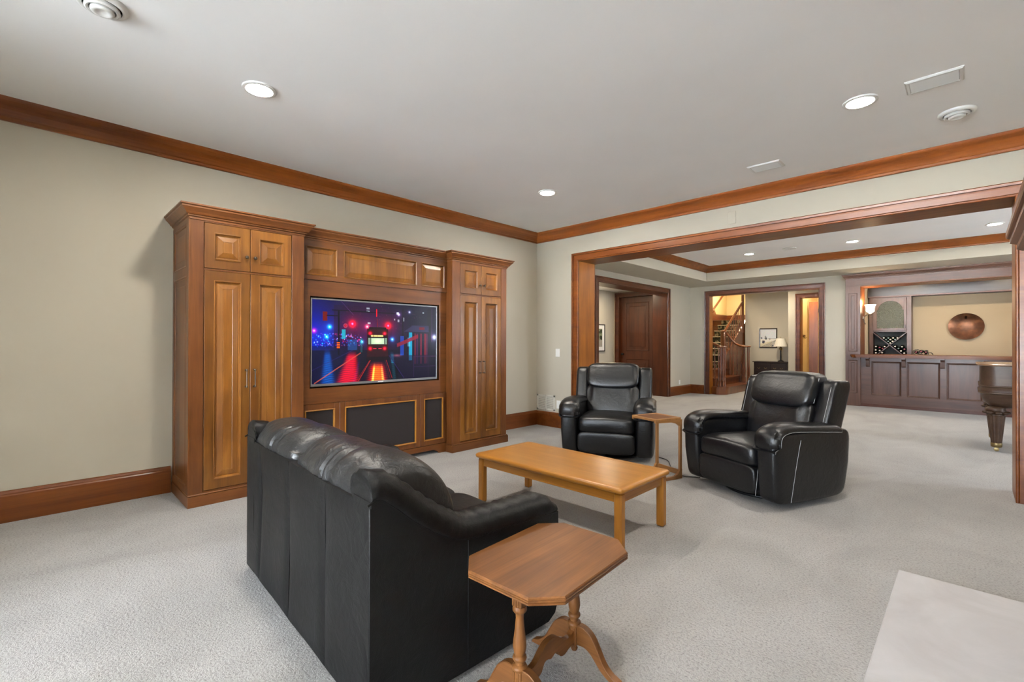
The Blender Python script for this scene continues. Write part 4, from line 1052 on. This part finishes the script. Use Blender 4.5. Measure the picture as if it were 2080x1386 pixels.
# ------------------------------------------------------------------ bar
BX, BY, BZ = M['barX'], M['barY'], M['barZ']
bar = T('bar_counter', 'panelled walnut bar counter with a projecting wooden top', 'bar', (.3, 11.4, 0))
FY = 11.21
mp = PYm(FY)
part(bar, 'body', MB().box(-1.51, 2.19, FY, 11.7, 0, .94), BX)
pans = [(-1.348, -.906), (-.829, -.376), (-.294, .153), (.235, .68), (.76, 1.2), (1.28, 1.72)]
fr = MB(); cuts = [-1.51] + [q for p in pans for q in p] + [2.19]
for i in range(0, len(cuts), 2): fr.box(cuts[i], cuts[i+1], .02, .94, 0, .022, 0, mp)
for p, q in pans: fr.box(p, q, .02, .225, 0, .022, 0, mp).box(p, q, .865, .94, 0, .022, 0, mp)
part(bar, 'face_frame', fr, BX)
for p, q in pans:
    part(bar, 'front_panel', MB().rings(p, q, .225, .865, [(0, .022), (.006, .028), (.016, .024), (.022, .008), (.03, .006), (.034, .006)], mp), BZ)
part(bar, 'plinth', MB().box(-1.51, 2.19, .0, .055, .022, .03, .002, mp), M['darkX'])
top = [(-1.66, 11.07), (-1.63, 11.0), (-1.57, 10.98), (2.19, 10.98), (2.19, 11.85), (-1.5, 11.85), (-1.5, 11.1), (-1.62, 11.11)]
part(bar, 'bar_top', MB().prism(top, .955, .995, lambda a, b_, n: (a, b_, n)).prism([(a+.012 if a < 0 else a, b_+.014 if b_ < 11.2 else b_) for a, b_ in top], .938, .955, lambda a, b_, n: (a, b_, n)), M['trimX'])
for x in (-1.40, -.871, -.345, .191, .72, 1.24):
    c = [(0, .94), (.12, .94), (.12, .915), (.085, .905), (.06, .88), (.055, .82), (.05, .78), (.03, .765), (0, .775)]
    part(bar, 'corbel', MB().prism(c, x-.028, x+.028, lambda a, b_, n: (n, FY-.02-a, b_)), BZ)
# portal round the bar
pt = T('bar_portal', 'walnut portal with panelled pilaster and crown framing the bar alcove', 'bar surround', (-1.63, YK, 0))
mp = PYm(YK)
pl = MB().box(-1.745, -1.51, 0, 2.32, -.0, .03, .002, mp)
pil = part(pt, 'pilaster', pl, BZ)
for z0, z1 in ((1.05, 2.18), (.25, .885)):
    part(pt, 'raised_panel', MB().rings(-1.70, -1.555, z0, z1, [(0, .03), (.004, .036), (.012, .032), (.018, .022), (.024, .022), (.05, .033), (.052, .033)], mp), BZ, pil)
part(pt, 'return', MB().box(-1.53, -1.51, YK, 11.66, .0, 2.32, .002), M['trimZ'])
part(pt, 'header', MB().box(-1.745, 2.4, 2.32, 2.45, 0, .03, .002, mp), BX)
part(pt, 'header_soffit', MB().box(-1.53, 2.2, YK-.028, 11.6, 2.305, 2.32, .002), M['trimX'])
part(pt, 'crown', MB().sweep([(-a*.85, b_*1.0) for a, b_ in CC], [(-1.745, YK), (-1.745, YK-.03), (2.4, YK-.03)], flat(2.447)), BX)
# back bar
bb = T('back_bar', 'low back bar cabinet along the alcove wall behind the counter', 'cabinet', (.3, 13.0, 0))
part(bb, 'body', MB().box(-1.615, 2.19, 12.72, 13.295, 0, .87, .003), BX)
part(bb, 'worktop', MB().box(-1.615, 2.19, 12.68, 13.295, .87, .905, .004), M['darkX'])
beam = T('alcove_fascia', 'dark walnut fascia across the top of the alcove back wall', 'fascia', (.3, 13.1, 2.2))
part(beam, 'board', MB().box(-1.615, 2.19, 12.9, 13.295, 2.215, 2.6, .003), M['ebony'])
part(beam, 'edge_moulding', MB().box(-1.615, 2.19, 12.88, 12.905, 2.205, 2.235, .004), M['darkX'])
hu = T('wine_hutch', 'walnut hutch with an arched glass door above an X wine rack', 'cabinet', (-1.25, 13.1, .905))
hx0, hx1, hy = -1.60, -.885, 12.95
mp = PYm(hy)
hb = MB().box(hx0, -1.53, hy, 13.295, .905, 2.21, .002).box(-.96, hx1, hy, 13.295, .905, 2.21, .002).box(-1.53, -.96, 13.26, 13.295, .905, 2.21).box(-1.53, -.96, hy, 13.27, 1.455, 1.485, .002).box(-1.53, -.96, hy, 13.27, 2.18, 2.21).box(-1.53, -.96, hy, 13.27, .905, .915)
part(hu, 'body', hb, BZ)
part(hu, 'rack_lining', MB().box(-1.53, -.96, 13.22, 13.262, .915, 1.455), plain('rack_lining_grey', (.10, .105, .10), .8))
dmb = MB(); z0, z1, s0, s1 = 1.487, 2.178, -1.528, -.962
g0, g1, gz, gt = -1.462, -1.005, 1.535, 1.93
arc = [(g0+.0, gt)] + [((g0+g1)/2-.205*math.cos(math.pi*k/14), gt+.0+.205*math.sin(math.pi*k/14)*.98) for k in range(15)] + [(g1, gt)]
outer = [(s0, z0), (s1, z0), (s1, z1), (s0, z1)]
dmb.box(s0, g0, z0, z1, .0, .022, .002, mp).box(g1, s1, z0, z1, .0, .022, .002, mp).box(g0, g1, z0, gz, .0, .022, 0, mp)
n = len(arc)
for i in range(n-1):
    (a, b_), (c, d) = arc[i], arc[i+1]
    if abs(a-c) < 1e-6: continue
    dmb.prism([(a, b_), (c, d), (c, z1), (a, z1)], 0, .022, mp)
dd = part(hu, 'glass_door', dmb, BZ)
mg, ng, bg_ = nodes('obscure_glass'); bg_.inputs['Base Color'].default_value = (.42, .47, .42, 1); bg_.inputs['Roughness'].default_value = .16; bg_.inputs['Metallic'].default_value = .35; bg_.inputs['Transmission Weight'].default_value = .25
vo = N(ng, 'ShaderNodeTexVoronoi', Scale=75.0); ng.links.new(mapping(ng, (1, 1, 1)), vo.inputs['Vector']); bump(ng, vo.outputs['Distance'], bg_, .9, .03)
part(hu, 'glass_pane', MB().prism([(g0, gz), (g1, gz), (g1, gt)] + [p for p in arc[::-1]][1:-1] + [(g0, gt)], .004, .010, mp), mg, dd, 'rippled obscure glass')
part(hu, 'door_pull', MB().tube([mp(-.983, 1.54, .022), mp(-.983, 1.545, .04), mp(-.983, 1.60, .04), mp(-.983, 1.605, .022)], .005, 6), M['black'], dd)
lat = MB(); cxx, czz = -1.245, 1.165
for (a, b_, c, d) in ((-1.53, .895, -.96, 1.45), (-1.53, 1.45, -.96, .895)):
    dx, dz = c-a, d-b_; L_ = math.hypot(dx, dz); nx, nz = -dz/L_*.008, dx/L_*.008
    part(hu, 'rack_board', MB().prism([(a+nx, b_+nz), (c+nx, d+nz), (c-nx, d-nz), (a-nx, b_-nz)], -.28, -.004, mp), BX)
# wine bottles, necks towards the room
def make_bottle(foil):
    r = T('wine_bottle', 'wine bottle', 'bottle', (0, 0, 0), 0, 'wine bottles in the X rack', True)
    mpb = lambda a, b_, c: (a, -c, b_)
    part(r, 'glass', MB().lathe([(.004, -.13), (.035, -.13), (.0365, -.125), (.0365, .05), (.033, .075), (.02, .1), (.0145, .115), (.0145, .15)], 0, 0, 14, True, mpb), M['glassy'])
    part(r, 'foil_cap', MB().lathe([(.0152, .12), (.0152, .163), (.013, .166), (.001, .166)], 0, 0, 12, True, mpb), M[foil])
    return r
proto = {}
def bottle(x, z, y, foil, label, group):
    if foil not in proto: proto[foil] = o = make_bottle(foil)
    else: o = copy_tree(proto[foil])
    o.location = (x, y, z); o['label'] = label; o['group'] = group
    return o
fn = {'foilw': 'pale', 'foilr': 'red', 'foilg': 'grey-green'}
LW = [(-1.48, 1.141), (-1.415, 1.12), (-1.33, 1.142), (-1.484, 1.065), (-1.415, 1.055), (-1.364, 1.099), (-1.48, 1.002), (-1.372, 1.007)]
RW = [(-1.153, 1.144), (-1.096, 1.102), (-1.038, 1.139), (-0.998, 1.087), (-1.055, 1.049), (-1.002, 1.002)]
TW = [(-1.342, 1.328), (-1.266, 1.328), (-1.186, 1.327), (-1.112, 1.327), (-1.304, 1.291), (-1.231, 1.293), (-1.151, 1.291), (-1.269, 1.255), (-1.195, 1.255), (-1.233, 1.218)]
NTH = ['first', 'second', 'third', 'fourth']
def rack(pts, foils, bay, rows):
    """rows: list of (row name, indices from left to right)"""
    for row, idx in rows:
        for k, i in enumerate(idx):
            pos = '%s row, %s from left' % (row, NTH[k]) if len(idx) > 1 else 'alone in the %s row' % row
            bottle(pts[i][0], pts[i][1], 13.09, foils[i], 'wine bottle, %s foil, X rack %s bay, %s' % (fn[foils[i]], bay, pos), 'wine bottles in the X rack')
rack(LW, ['foilw', 'foilr', 'foilw', 'foilw', 'foilw', 'foilr', 'foilw', 'foilw'], 'left', [('top', [0, 1, 2]), ('middle', [3, 4, 5]), ('bottom', [6, 7])])
rack(RW, ['foilw', 'foilg', 'foilw', 'foilr', 'foilw', 'foilw'], 'right', [('top', [0, 1, 2]), ('middle', [4, 3]), ('bottom', [5])])
rack(TW, ['foilg' if i in (1, 4, 6, 7) else 'foilw' for i in range(10)], 'upper', [('top', [0, 1, 2, 3]), ('second', [4, 5, 6]), ('third', [7, 8]), ('lowest', [9])])
# wire rack
wr = T('wire_wine_rack', 'small scrolled black wire wine rack on the back bar', 'wine rack', (-.72, 12.9, .905))
w = MB()
for yy in (12.8, 12.98):
    for (cx, cz, r0, a0_, a1_) in ((-.80, 1.02, .07, 0, 7), (-.66, 1.0, .075, 1, 8), (-.60, .975, .06, -1, 5), (-.73, .965, .055, 2, 8)):
        w.tube([(cx+r0*(1-.06*k/3)*math.cos(a0_+(a1_-a0_)*k/24), yy, cz+r0*(1-.06*k/3)*math.sin(a0_+(a1_-a0_)*k/24)) for k in range(25)], .004, 5)
    w.tube([(-.84, yy, .91), (-.7, yy, .912), (-.55, yy, .91)], .005, 5)
for xx in (-.84, -.55): w.tube([(xx, 12.8, .91), (xx, 12.98, .91)], .005, 5)
part(wr, 'wire_frame', w, M['black'])
for i, (x, z) in enumerate(((-.80, 1.03), (-.72, 1.045), (-.65, 1.03), (-.735, .962), (-.655, .962))):
    bottle(x, z, 12.92, 'foilw' if i == 3 else 'foilr', 'wine bottle with %s cap, %s in the wire rack' % ('pale' if i == 3 else 'red', ('left one of the upper row', 'middle one of the upper row', 'right one of the upper row', 'left one of the lower row', 'right one of the lower row')[i]), 'bottles in the wire rack')
# copper platter
pm, pn_, pb = nodes('hammered_copper'); pb.inputs['Metallic'].default_value = .85; pb.inputs['Roughness'].default_value = .34
nn = N(pn_, 'ShaderNodeTexNoise', Scale=7.0, Detail=3.0); pn_.links.new(mapping(pn_, (1, 1, 1)), nn.inputs['Vector'])
cr = ramp(pn_, nn.outputs['Fac'], [(.3, (.05, .022, .012)), (.55, (.12, .05, .025)), (.75, (.30, .13, .06))]); pn_.links.new(cr.outputs[0], pb.inputs['Base Color'])
pl = T('copper_platter', 'large round dark copper platter hung on the bar alcove wall', 'platter', (-.06, 13.25, 1.29))
part(pl, 'dish', MB().lathe([(.265, .03), (.27, .034), (.268, .04), (.24, .03), (.17, .014), (.08, .006), (.002, .004)], -.06, 1.56, 40, True, lambda a, b_, c: (a, 13.3-c, b_)), pm)
part(pl, 'hanger', MB().box(-.08, -.04, 13.27, 13.298, 1.7, 1.78, .003), M['black'])
# sconce
sc = T('wall_sconce', 'lit wall sconce with fluted white glass shade on the bar pilaster', 'sconce', (-1.51, 11.45, 1.7))
part(sc, 'back_plate', MB().lathe([(.001, .022), (.02, .02), (.038, .012), (.045, .0)], 11.45, 1.70, 16, True, lambda a, b_, c: (-1.51+c, a, b_*1.0)), M['bronze'])
arm_ = bez([(-1.50, 11.45, 1.70), (-1.485, 11.45, 1.735), (-1.45, 11.45, 1.765), (-1.405, 11.45, 1.775), (-1.375, 11.45, 1.76), (-1.37, 11.45, 1.735), (-1.39, 11.45, 1.73)], 6)
part(sc, 'scroll_arm', MB().tube(arm_, .007, 8).tube([(-1.397, 11.45, 1.775), (-1.397, 11.45, 1.80)], .01, 8).tube([(-1.50, 11.45, 1.70), (-1.49, 11.45, 1.62), (-1.47, 11.45, 1.585)], [.008, .006, .009], 8), M['bronze'])
sp = [(.016, 1.795), (.03, 1.80), (.036, 1.815), (.058, 1.825), (.068, 1.845), (.070, 1.90), (.074, 1.935), (.088, 1.955), (.092, 1.965)]
shade_m = plain('sconce_glass_lit', (.9, .85, .75), .4, 0, .4, (1, .86, .62), 4.0)
part(sc, 'glass_shade', MB().lathe(sp + [(r_-.004, z) for r_, z in sp[::-1]], -1.397, 11.45, 28), shade_m, None, 'glowing fluted glass shade')
l = bpy.data.lights.new('sconce_bulb', 'POINT'); l.energy = 9; l.color = (1, .74, .44); l.shadow_soft_size = .04
lo = bpy.data.objects.new('sconce_bulb', l); COL.objects.link(lo); lo.parent = sc; lo.location = (.113, 0, .31)

# ------------------------------------------------------------------ staircase
S = T('staircase', 'carpeted wooden staircase with turned balusters rising through the far opening', 'staircase', (-4.6, 12.2, 0))
SX, SY, SZ = M['stairX'], M['stairY'], M['stairZ']
def outline(xf, y0, y1, xb, r):
    pts = [(xb, y0)]
    pts += [(xf-r+r*math.cos(a), y0+r+r*math.sin(a)) for a in [R(-90+15*k) for k in range(7)]]
    pts += [(xf-r+r*math.cos(a), y1-r+r*math.sin(a)) for a in [R(15*k) for k in range(7)]]
    return pts+[(xb, y1)]
vert = lambda a, b_, n: (a, b_, n)
st = [(-4.06, 11.22, 13.2, -4.56, .2, .0, .18), (-4.34, 11.46, 13.12, -4.75, .03, .18, .36), (-4.62, 11.46, 13.12, -5.74, .02, .36, .54)]
c0 = [( -4.06-.0, 0)]
for (xf, y0, y1, xb, r_, zb, zt) in st:
    if r_ > .1: o1 = [(p[0], p[1]) for p in outline(xf, y0, y1, xb, r_)]; o1[0] = (-4.42, y0+.13); o1.insert(1, (-4.38, y0+.03))
    else: o1 = outline(xf, y0, y1, xb, r_)
    part(S, 'riser', MB().prism(o1, zb, zt-.03, vert), SZ)
    part(S, 'tread', MB().prism([(p[0]+(.022 if p[0] > xb+.1 else 0), p[1]+(-.02 if p[1] < y0+.3 else 0)) for p in o1], zt-.03, zt, vert), SX)
RISE, RUN, Y0 = .172, .27, 12.78
rm, rn, rbs = nodes('stair_runner'); 
vn = N(rn, 'ShaderNodeTexVoronoi', Scale=7.5, Randomness=.7); rn.links.new(mapping(rn, (1, .8, .8)), vn.inputs['Vector'])
nz_ = N(rn, 'ShaderNodeTexNoise', Scale=24.0, Detail=2.0, Distortion=2.2); rn.links.new(mapping(rn, (1, 1, 1)), nz_.inputs['Vector'])
ad = rn.nodes.new('ShaderNodeMath'); ad.operation = 'MULTIPLY_ADD'; ad.inputs[1].default_value = .9; rn.links.new(nz_.outputs['Fac'], ad.inputs[0]); rn.links.new(vn.outputs['Distance'], ad.inputs[2])
rc = ramp(rn, ad.outputs[0], [(.0, (.012, .013, .01)), (.66, (.016, .017, .012)), (.70, (.05, .055, .028)), (.74, (.42, .37, .24)), (.86, (.36, .31, .2)), (.9, (.03, .03, .018))])
rc.color_ramp.interpolation = 'CONSTANT'
rn.links.new(rc.outputs[0], rbs.inputs['Base Color']); rbs.inputs['Roughness'].default_value = .95
edge_m = plain('runner_nosing_cream', (.62, .56, .42), .9)
for k in range(8):
    y = Y0+RUN*k; zb = .54+RISE*k; zt = zb+RISE
    part(S, 'riser', MB().box(-5.72, -4.69, y, y+.02, 0 if k == 0 else zb-.03, zt-.028), SX)
    part(S, 'tread', MB().box(-5.72, -4.69, y-.025, y+RUN+.02 if k < 7 else 15.99, zt-.028, zt, .006), SX)
    ru = MB().prism([(y-.004, zb), (y-.008, zt-.03), (y-.03, zt-.028), (y-.036, zt-.012), (y-.03, zt+.006), (y+RUN, zt+.006), (y+RUN, zt+.0), (y-.02, zt-.005), (y-.002, zt-.035), (y, zb)] if k < 7 else [(y-.004, zb), (y-.008, zt-.03), (y-.03, zt-.028), (y-.03, zt-.02), (y-.002, zt-.03), (y, zb)], -5.42, -4.80, lambda a, b_, n: (n, a, b_))
    q = part(S, 'runner', ru, rm, None, 'dark floral carpet runner')
    if k < 7: part(S, 'nosing_band', MB().tube([(-5.42, y-.031, zt-.004), (-4.80, y-.031, zt-.004)], .011, 6), edge_m, q, 'pale worn nosing')
part(S, 'stringer', MB().prism([(Y0-.1, .3), (Y0-.1, .62), (Y0, .79), (Y0+8*RUN, .79+8*RISE), (Y0+8*RUN, 1.5), (Y0+.6, .3)], -4.695, -4.655, lambda a, b_, n: (n, a, b_)), SY)
part(S, 'spandrel', MB().prism([(Y0+.02, 0), (Y0+.02, .5), (Y0+7.6*RUN, .5+7.2*RISE), (Y0+7.6*RUN, 0)], -4.72, -4.69, lambda a, b_, n: (n, a, b_)), SY)
part(S, 'wall_skirt', MB().prism([(Y0-.4, .54), (Y0-.4, .78), (Y0, .86), (Y0+8*RUN, .86+8*RISE+.0), (Y0+8*RUN+.1, 2.12), (15.99, 2.12), (15.99, 1.90), (Y0+8*RUN, 1.85), (Y0, .54)], -5.75, -5.72, lambda a, b_, n: (n, a, b_)), SY)
part(S, 'landing_skirt', MB().box(-5.72, -4.62, 15.97, 15.995, 1.91, 2.12), SX)
part(S, 'wall_rail', MB().tube([(-5.69, 14.3, 1.98), (-5.69, 15.9, 2.97)], .03, 10), SY)
def baluster(x, y, z0, z1, r=.017):
    h = z1-z0
    prof = [(r*1.15, z0), (r*1.15, z0+h*.12), (r*.9, z0+h*.125), (r*1.2, z0+h*.14), (r*.75, z0+h*.16), (r*1.0, z0+h*.25), (r*1.15, z0+h*.33), (r*.8, z0+h*.45), (r*.62, z0+h*.7), (r*.6, z1)]
    part(S, 'baluster', MB().lathe(prof, x, y, 8), SZ)
# near volute cluster on the first step
for k in range(6):
    a = R(20+60*k); baluster(-4.22+.07*math.cos(a), 11.44+.07*math.sin(a), .18, 1.10)
baluster(-4.22, 11.44, .18, 1.10, .026)
part(S, 'volute', MB().lathe([(.001, 1.10), (.10, 1.10), (.112, 1.112), (.112, 1.128), (.1, 1.14), (.001, 1.145)], -4.22, 11.44, 20), SX)
part(S, 'handrail', MB().tube([(-4.25, 11.45, 1.125), (-4.42, 11.47, 1.19), (-4.75, 11.49, 1.42), (-5.0, 11.49, 1.52), (-5.5, 11.49, 1.52)], .03, 8), SX)
for x, z0 in ((-4.40, .36), (-4.5, .36), (-4.6, .36), (-4.7, .54), (-4.82, .54), (-4.94, .54)): baluster(x, 11.49, z0, 1.2+(-4.4-x)*.7 if x > -4.8 else 1.5)
# far volute cluster
for k in range(6):
    a = R(10+60*k); baluster(-4.17+.075*math.cos(a), 12.98+.075*math.sin(a), .18, 1.10)
part(S, 'volute', MB().lathe([(.001, 1.10), (.10, 1.10), (.112, 1.112), (.112, 1.128), (.1, 1.14), (.001, 1.145)], -4.17, 12.98, 20), SX)
part(S, 'handrail', MB().tube([(-4.2, 12.98, 1.125), (-4.32, 12.99, 1.14), (-4.45, 13.0, 1.2), (-4.55, 12.98, 1.33), (-4.66, 12.9, 1.5)], .03, 8), SX)
for x, z0 in ((-4.30, .18), (-4.40, .36), (-4.5, .36), (-4.58, .36)): baluster(x, 13.0, z0, 1.14+max(0, -4.4-x)*1.3)
part(S, 'newel_post', MB().box(-4.72, -4.62, 12.70, 12.80, .36, 1.50, .006).box(-4.735, -4.605, 12.685, 12.815, 1.5, 1.52, .004).lathe([(.05, 1.52), (.055, 1.535), (.03, 1.555), (.001, 1.56)], -4.67, 12.75, 16), SZ)
part(S, 'newel_post', MB().box(-4.70, -4.64, 14.22, 14.28, 1.5, 2.6, .004), SZ)
part(S, 'handrail', MB().tube([(-4.67, 12.78, 1.47), (-4.67, 14.26, 1.47+1.48*RISE/RUN)], .032, 8), SY)
for k in range(11):
    y = Y0+.06+k*.135; baluster(-4.67, y, .76+(y-Y0)*RISE/RUN, 1.45+(y-12.78)*RISE/RUN, .015)

# ------------------------------------------------------------------ stair hall furnishings
co = T('console_chest', 'low dark wood console chest under the winter picture', 'console', (-3.85, 14.06, 0))
part(co, 'body', MB().box(-4.26, -3.44, 13.88, 14.29, .06, .69, .004), M['ebony'])
part(co, 'top', MB().box(-4.29, -3.41, 13.85, 14.295, .69, .715, .006), M['ebony'])
for (a, b_) in ((-4.23, -3.86), (-3.84, -3.47)):
    for z0, z1 in ((.44, .66), (.2, .42)):
        d = part(co, 'drawer', MB().box(a, b_, 13.868, 13.882, z0, z1, .005), M['ebony'])
        for kx in (.28, .72):
            part(co, 'pull', MB().tube([(a+(b_-a)*kx+.03*math.cos(q), 13.86, (z0+z1)/2+.025*math.sin(q)) for q in [R(180+20*j) for j in range(10)]], .004, 5), M['brass'], d)
for (x, y) in ((-4.23, 13.91), (-3.47, 13.91), (-4.23, 14.26), (-3.47, 14.26)): part(co, 'leg', MB().box(x-.025, x+.025, y-.025, y+.025, 0, .06, .004), M['ebony'])
la = T('table_lamp', 'table lamp with a pleated cream shade and dark stem on the console', 'lamp', (-3.645, 14.07, .715), 0, None, True)
part(la, 'base', MB().lathe([(.001, 0), (.075, 0), (.075, .015), (.05, .03), (.022, .04), (.016, .06), (.02, .1), (.015, .25), (.018, .3)], 0, 0, 16), M['black'])
part(la, 'urn', MB().lathe([(.016, .3), (.034, .33), (.038, .36), (.02, .39), (.012, .4), (.01, .43)], 0, 0, 14), M['brass'])
shp = [(.155, .405), (.10, .625)]
part(la, 'lamp_shade', MB().loft([[((r_+.003*(k % 2))*math.cos(2*math.pi*k/56), (r_+.003*(k % 2))*math.sin(2*math.pi*k/56), z) for k in range(56)] for r_, z in shp + [(a-.004, b_) for a, b_ in shp[::-1]]], False), M['shade'])
part(la, 'finial', MB().lathe([(.003, .6), (.003, .64), (.011, .65), (.006, .665), (.001, .67)], 0, 0, 10).tube([(-.1, 0, .62), (.1, 0, .62)], .002, 4), M['brass'])
def picture(name, label, mpf, s0, s1, t0, t1, img, fw, matt, fmat):
    A = mpf((s0+s1)/2, t0, 0); root = T(name, label, 'picture', A)
    fr = MB()
    fr.sweep([(0, 0), (0, .016), (-.006, .022), (-fw+.006, .018), (-fw, .010), (-fw, 0)], [(s0, t0), (s0, t1), (s1, t1), (s1, t0)], mpf, True)
    part(root, 'frame', fr, fmat)
    if matt: part(root, 'mat_board', MB().box(s0+fw-.003, s1-fw+.003, t0+fw-.003, t1-fw+.003, .001, .006, 0, mpf), M['white'])
    i = fw+matt
    def mpp(u, v):
        return np.array([mpf(s0+i+a*(s1-s0-2*i), t0+i+b_*(t1-t0-2*i), .0075) for a, b_ in zip(u, v)])
    print_grid('print', img, mpp, colour_attr_mat(name+'_print', 0, .5), root, BASE[root])
    return root
def winter(n=56):
    x, y = np.meshgrid(np.linspace(0, 1, n), np.linspace(0, 1, n)); rng = np.random.RandomState(5)
    im = np.ones((n, n, 3))*np.array((205, 212, 220))/255.; im[y > .55] = np.array((222, 220, 214))/255.
    m = (y > .62+.2*(1-x)) & (x < .75); im[m] = np.array((206, 198, 170))/255.
    for (cx, cy, r_, c) in ((.08, .5, .05, (60, 60, 90)), (.2, .72, .09, (40, 44, 70)), (.36, .52, .07, (50, 52, 60)), (.33, .42, .04, (90, 90, 100)), (.6, .55, .05, (120, 120, 130)), (.9, .7, .03, (40, 50, 70)), (.78, .93, .05, (50, 50, 60))):
        mm = np.hypot(x-cx, (y-cy)*1.0)+rng.uniform(-.03, .03, x.shape) < r_; im[mm] = np.array(c)/255.
    for k in range(4): im[np.abs(y-(.95-.42*(x-.2-.14*k))) < .02] = np.array((150, 145, 140))/255.
    im[(np.abs(y-.53) < .015) & (x > .5)] = np.array((120, 125, 130))/255.
    return np.clip(im+rng.uniform(-.04, .04, im.shape), 0, 1)
def woods(n=48):
    x, y = np.meshgrid(np.linspace(0, 1, n), np.linspace(0, 1, n)); rng = np.random.RandomState(9)
    im = np.ones((n, n, 3))*np.array((120, 128, 104))/255.; im[y > .62] = np.array((150, 146, 136))/255.
    for _ in range(40):
        cx, cy, r_ = rng.uniform(0, 1), rng.uniform(.1, .6), rng.uniform(.03, .1); g_ = rng.uniform(.4, 1.1); im[np.hypot(x-cx, y-cy) < r_] = np.array((58, 74, 44))*g_/255.
    for cx in (.25, .5, .72): im[(np.abs(x-cx) < .025) & (y < .65)] = np.array((50, 46, 40))/255.
    im[(np.abs(x-.55) < .06) & (y > .3) & (y < .68)] = np.array((176, 180, 160))/255.
    return np.clip(im+rng.uniform(-.04, .04, im.shape), 0, 1)
picture('winter_picture', 'framed winter landscape picture above the dark console', PYm(14.3), -4.245, -3.79, 1.08, 1.625, winter(), .028, 0, M['ebony'])
picture('hall_picture', 'narrow dark framed woodland print on the side hall wall', PXpl(-6.4), 8.9, 9.78, 1.0, 1.66, woods(), .022, .09, M['ebony'])
ld = T('door_2', 'orange-brown wooden door standing open inside the small lit room', None, (-2.79, 14.1, 0), R(8), None, True)
tag(ld, None, None, None, 'structure')
part(ld, 'door_leaf', MB().box(-.2, .0, -.02, .02, .01, 2.28, .003), M['jamb'])
part(ld, 'hinge', MB().tube([(0, -.022, 2.0), (0, -.022, 2.1)], .008, 8), M['bronze'])
tr = T('towel_hook', 'small dark hook rail on the cream wall of the lit room', 'hook', (-3.025, 13.75, 1.3))
part(tr, 'rail', MB().box(-3.03, -3.01, 13.62, 13.82, 1.38, 1.42, .003), M['bronze'])
part(tr, 'hook', MB().tube([(-3.02, 13.72, 1.38), (-2.99, 13.72, 1.33), (-2.97, 13.72, 1.36)], .008, 6), M['bronze'])

# ------------------------------------------------------------------ square grand piano, cut by the right jamb
pi = T('grand_piano', 'dark rosewood square grand piano with a fluted tapering leg, beside the right jamb', 'piano', (.9, 8.0, 0))
def rrect(i, r_=.13):
    X0, X1, Y0_, Y1_ = .082+i, 1.95-i, 7.40+i, 8.40-i; r_ = max(r_-i*.4, .03); pts = []
    for cx, cy, a0_ in ((X0+r_, Y0_+r_, 180), (X1-r_, Y0_+r_, 270), (X1-r_, Y1_-r_, 0), (X0+r_, Y1_-r_, 90)):
        pts += [(cx+r_*math.cos(R(a0_+90*k/8)), cy+r_*math.sin(R(a0_+90*k/8))) for k in range(9)]
    return pts
def stackp(name, pr, m): part(pi, name, MB().loft([[(x, y, z) for x, y in rrect(i)] for i, z in pr], True), m)
stackp('case', [(.05, .955), (.0, .955), (.0, .745), (.0, .74), (-.012, .737), (-.014, .728), (-.004, .722), (.0, .715), (.0, .668), (-.016, .664), (-.018, .652), (-.004, .645), (.004, .638), (.01, .60), (.03, .55), (.07, .51), (.12, .49), (.3, .488)], M['piano'])
stackp('lid', [(.03, .957), (-.028, .957), (-.034, .963), (-.034, .972), (-.028, .977), (.06, .979)], M['pianol'])
def leg(x, y):
    secs = []; n = 32
    for r_, z in ((.062, .42), (.078, .415), (.080, .405), (.072, .398), (.045, .10), (.044, .085)):
        secs.append([(x+r_*(1-(.06 if k % 2 else 0))*math.cos(2*math.pi*k/n), y+r_*(1-(.06 if k % 2 else 0))*math.sin(2*math.pi*k/n), z) for k in range(n)])
    lg = part(pi, 'leg', MB().loft(secs, False), M['piano'])
    part(pi, 'carved_knee', MB().sq((x, y, .465), (.085, .085, .05), .8, 1, 20, 12, lambda a, b_, c: (a+.01*math.sin(c*90), b_, c)), M['piano'], lg)
    for k in range(8):
        a = R(45*k+10); part(pi, 'carved_leaf', MB().sq((x+.085*math.cos(a), y+.085*math.sin(a), .435), (.03, .03, .018), 1, 1, 10, 8), M['piano'], lg)
    part(pi, 'brass_cup', MB().lathe([(.046, .095), (.048, .09), (.046, .055), (.04, .048)], x, y, 18), M['brass'], lg)
    part(pi, 'castor', MB().lathe([(.012, -.012), (.022, -.01), (.022, .01), (.012, .012)], 0, .022, 14, True, lambda a, b_, c: (x+a, y+c, b_)).tube([(x, y, .05), (x, y, .02)], .012, 8), M['brass'], lg)
for (x, y) in ((.209, 7.545), (1.82, 7.545), (.209, 8.26), (1.82, 8.26)): leg(x, y)
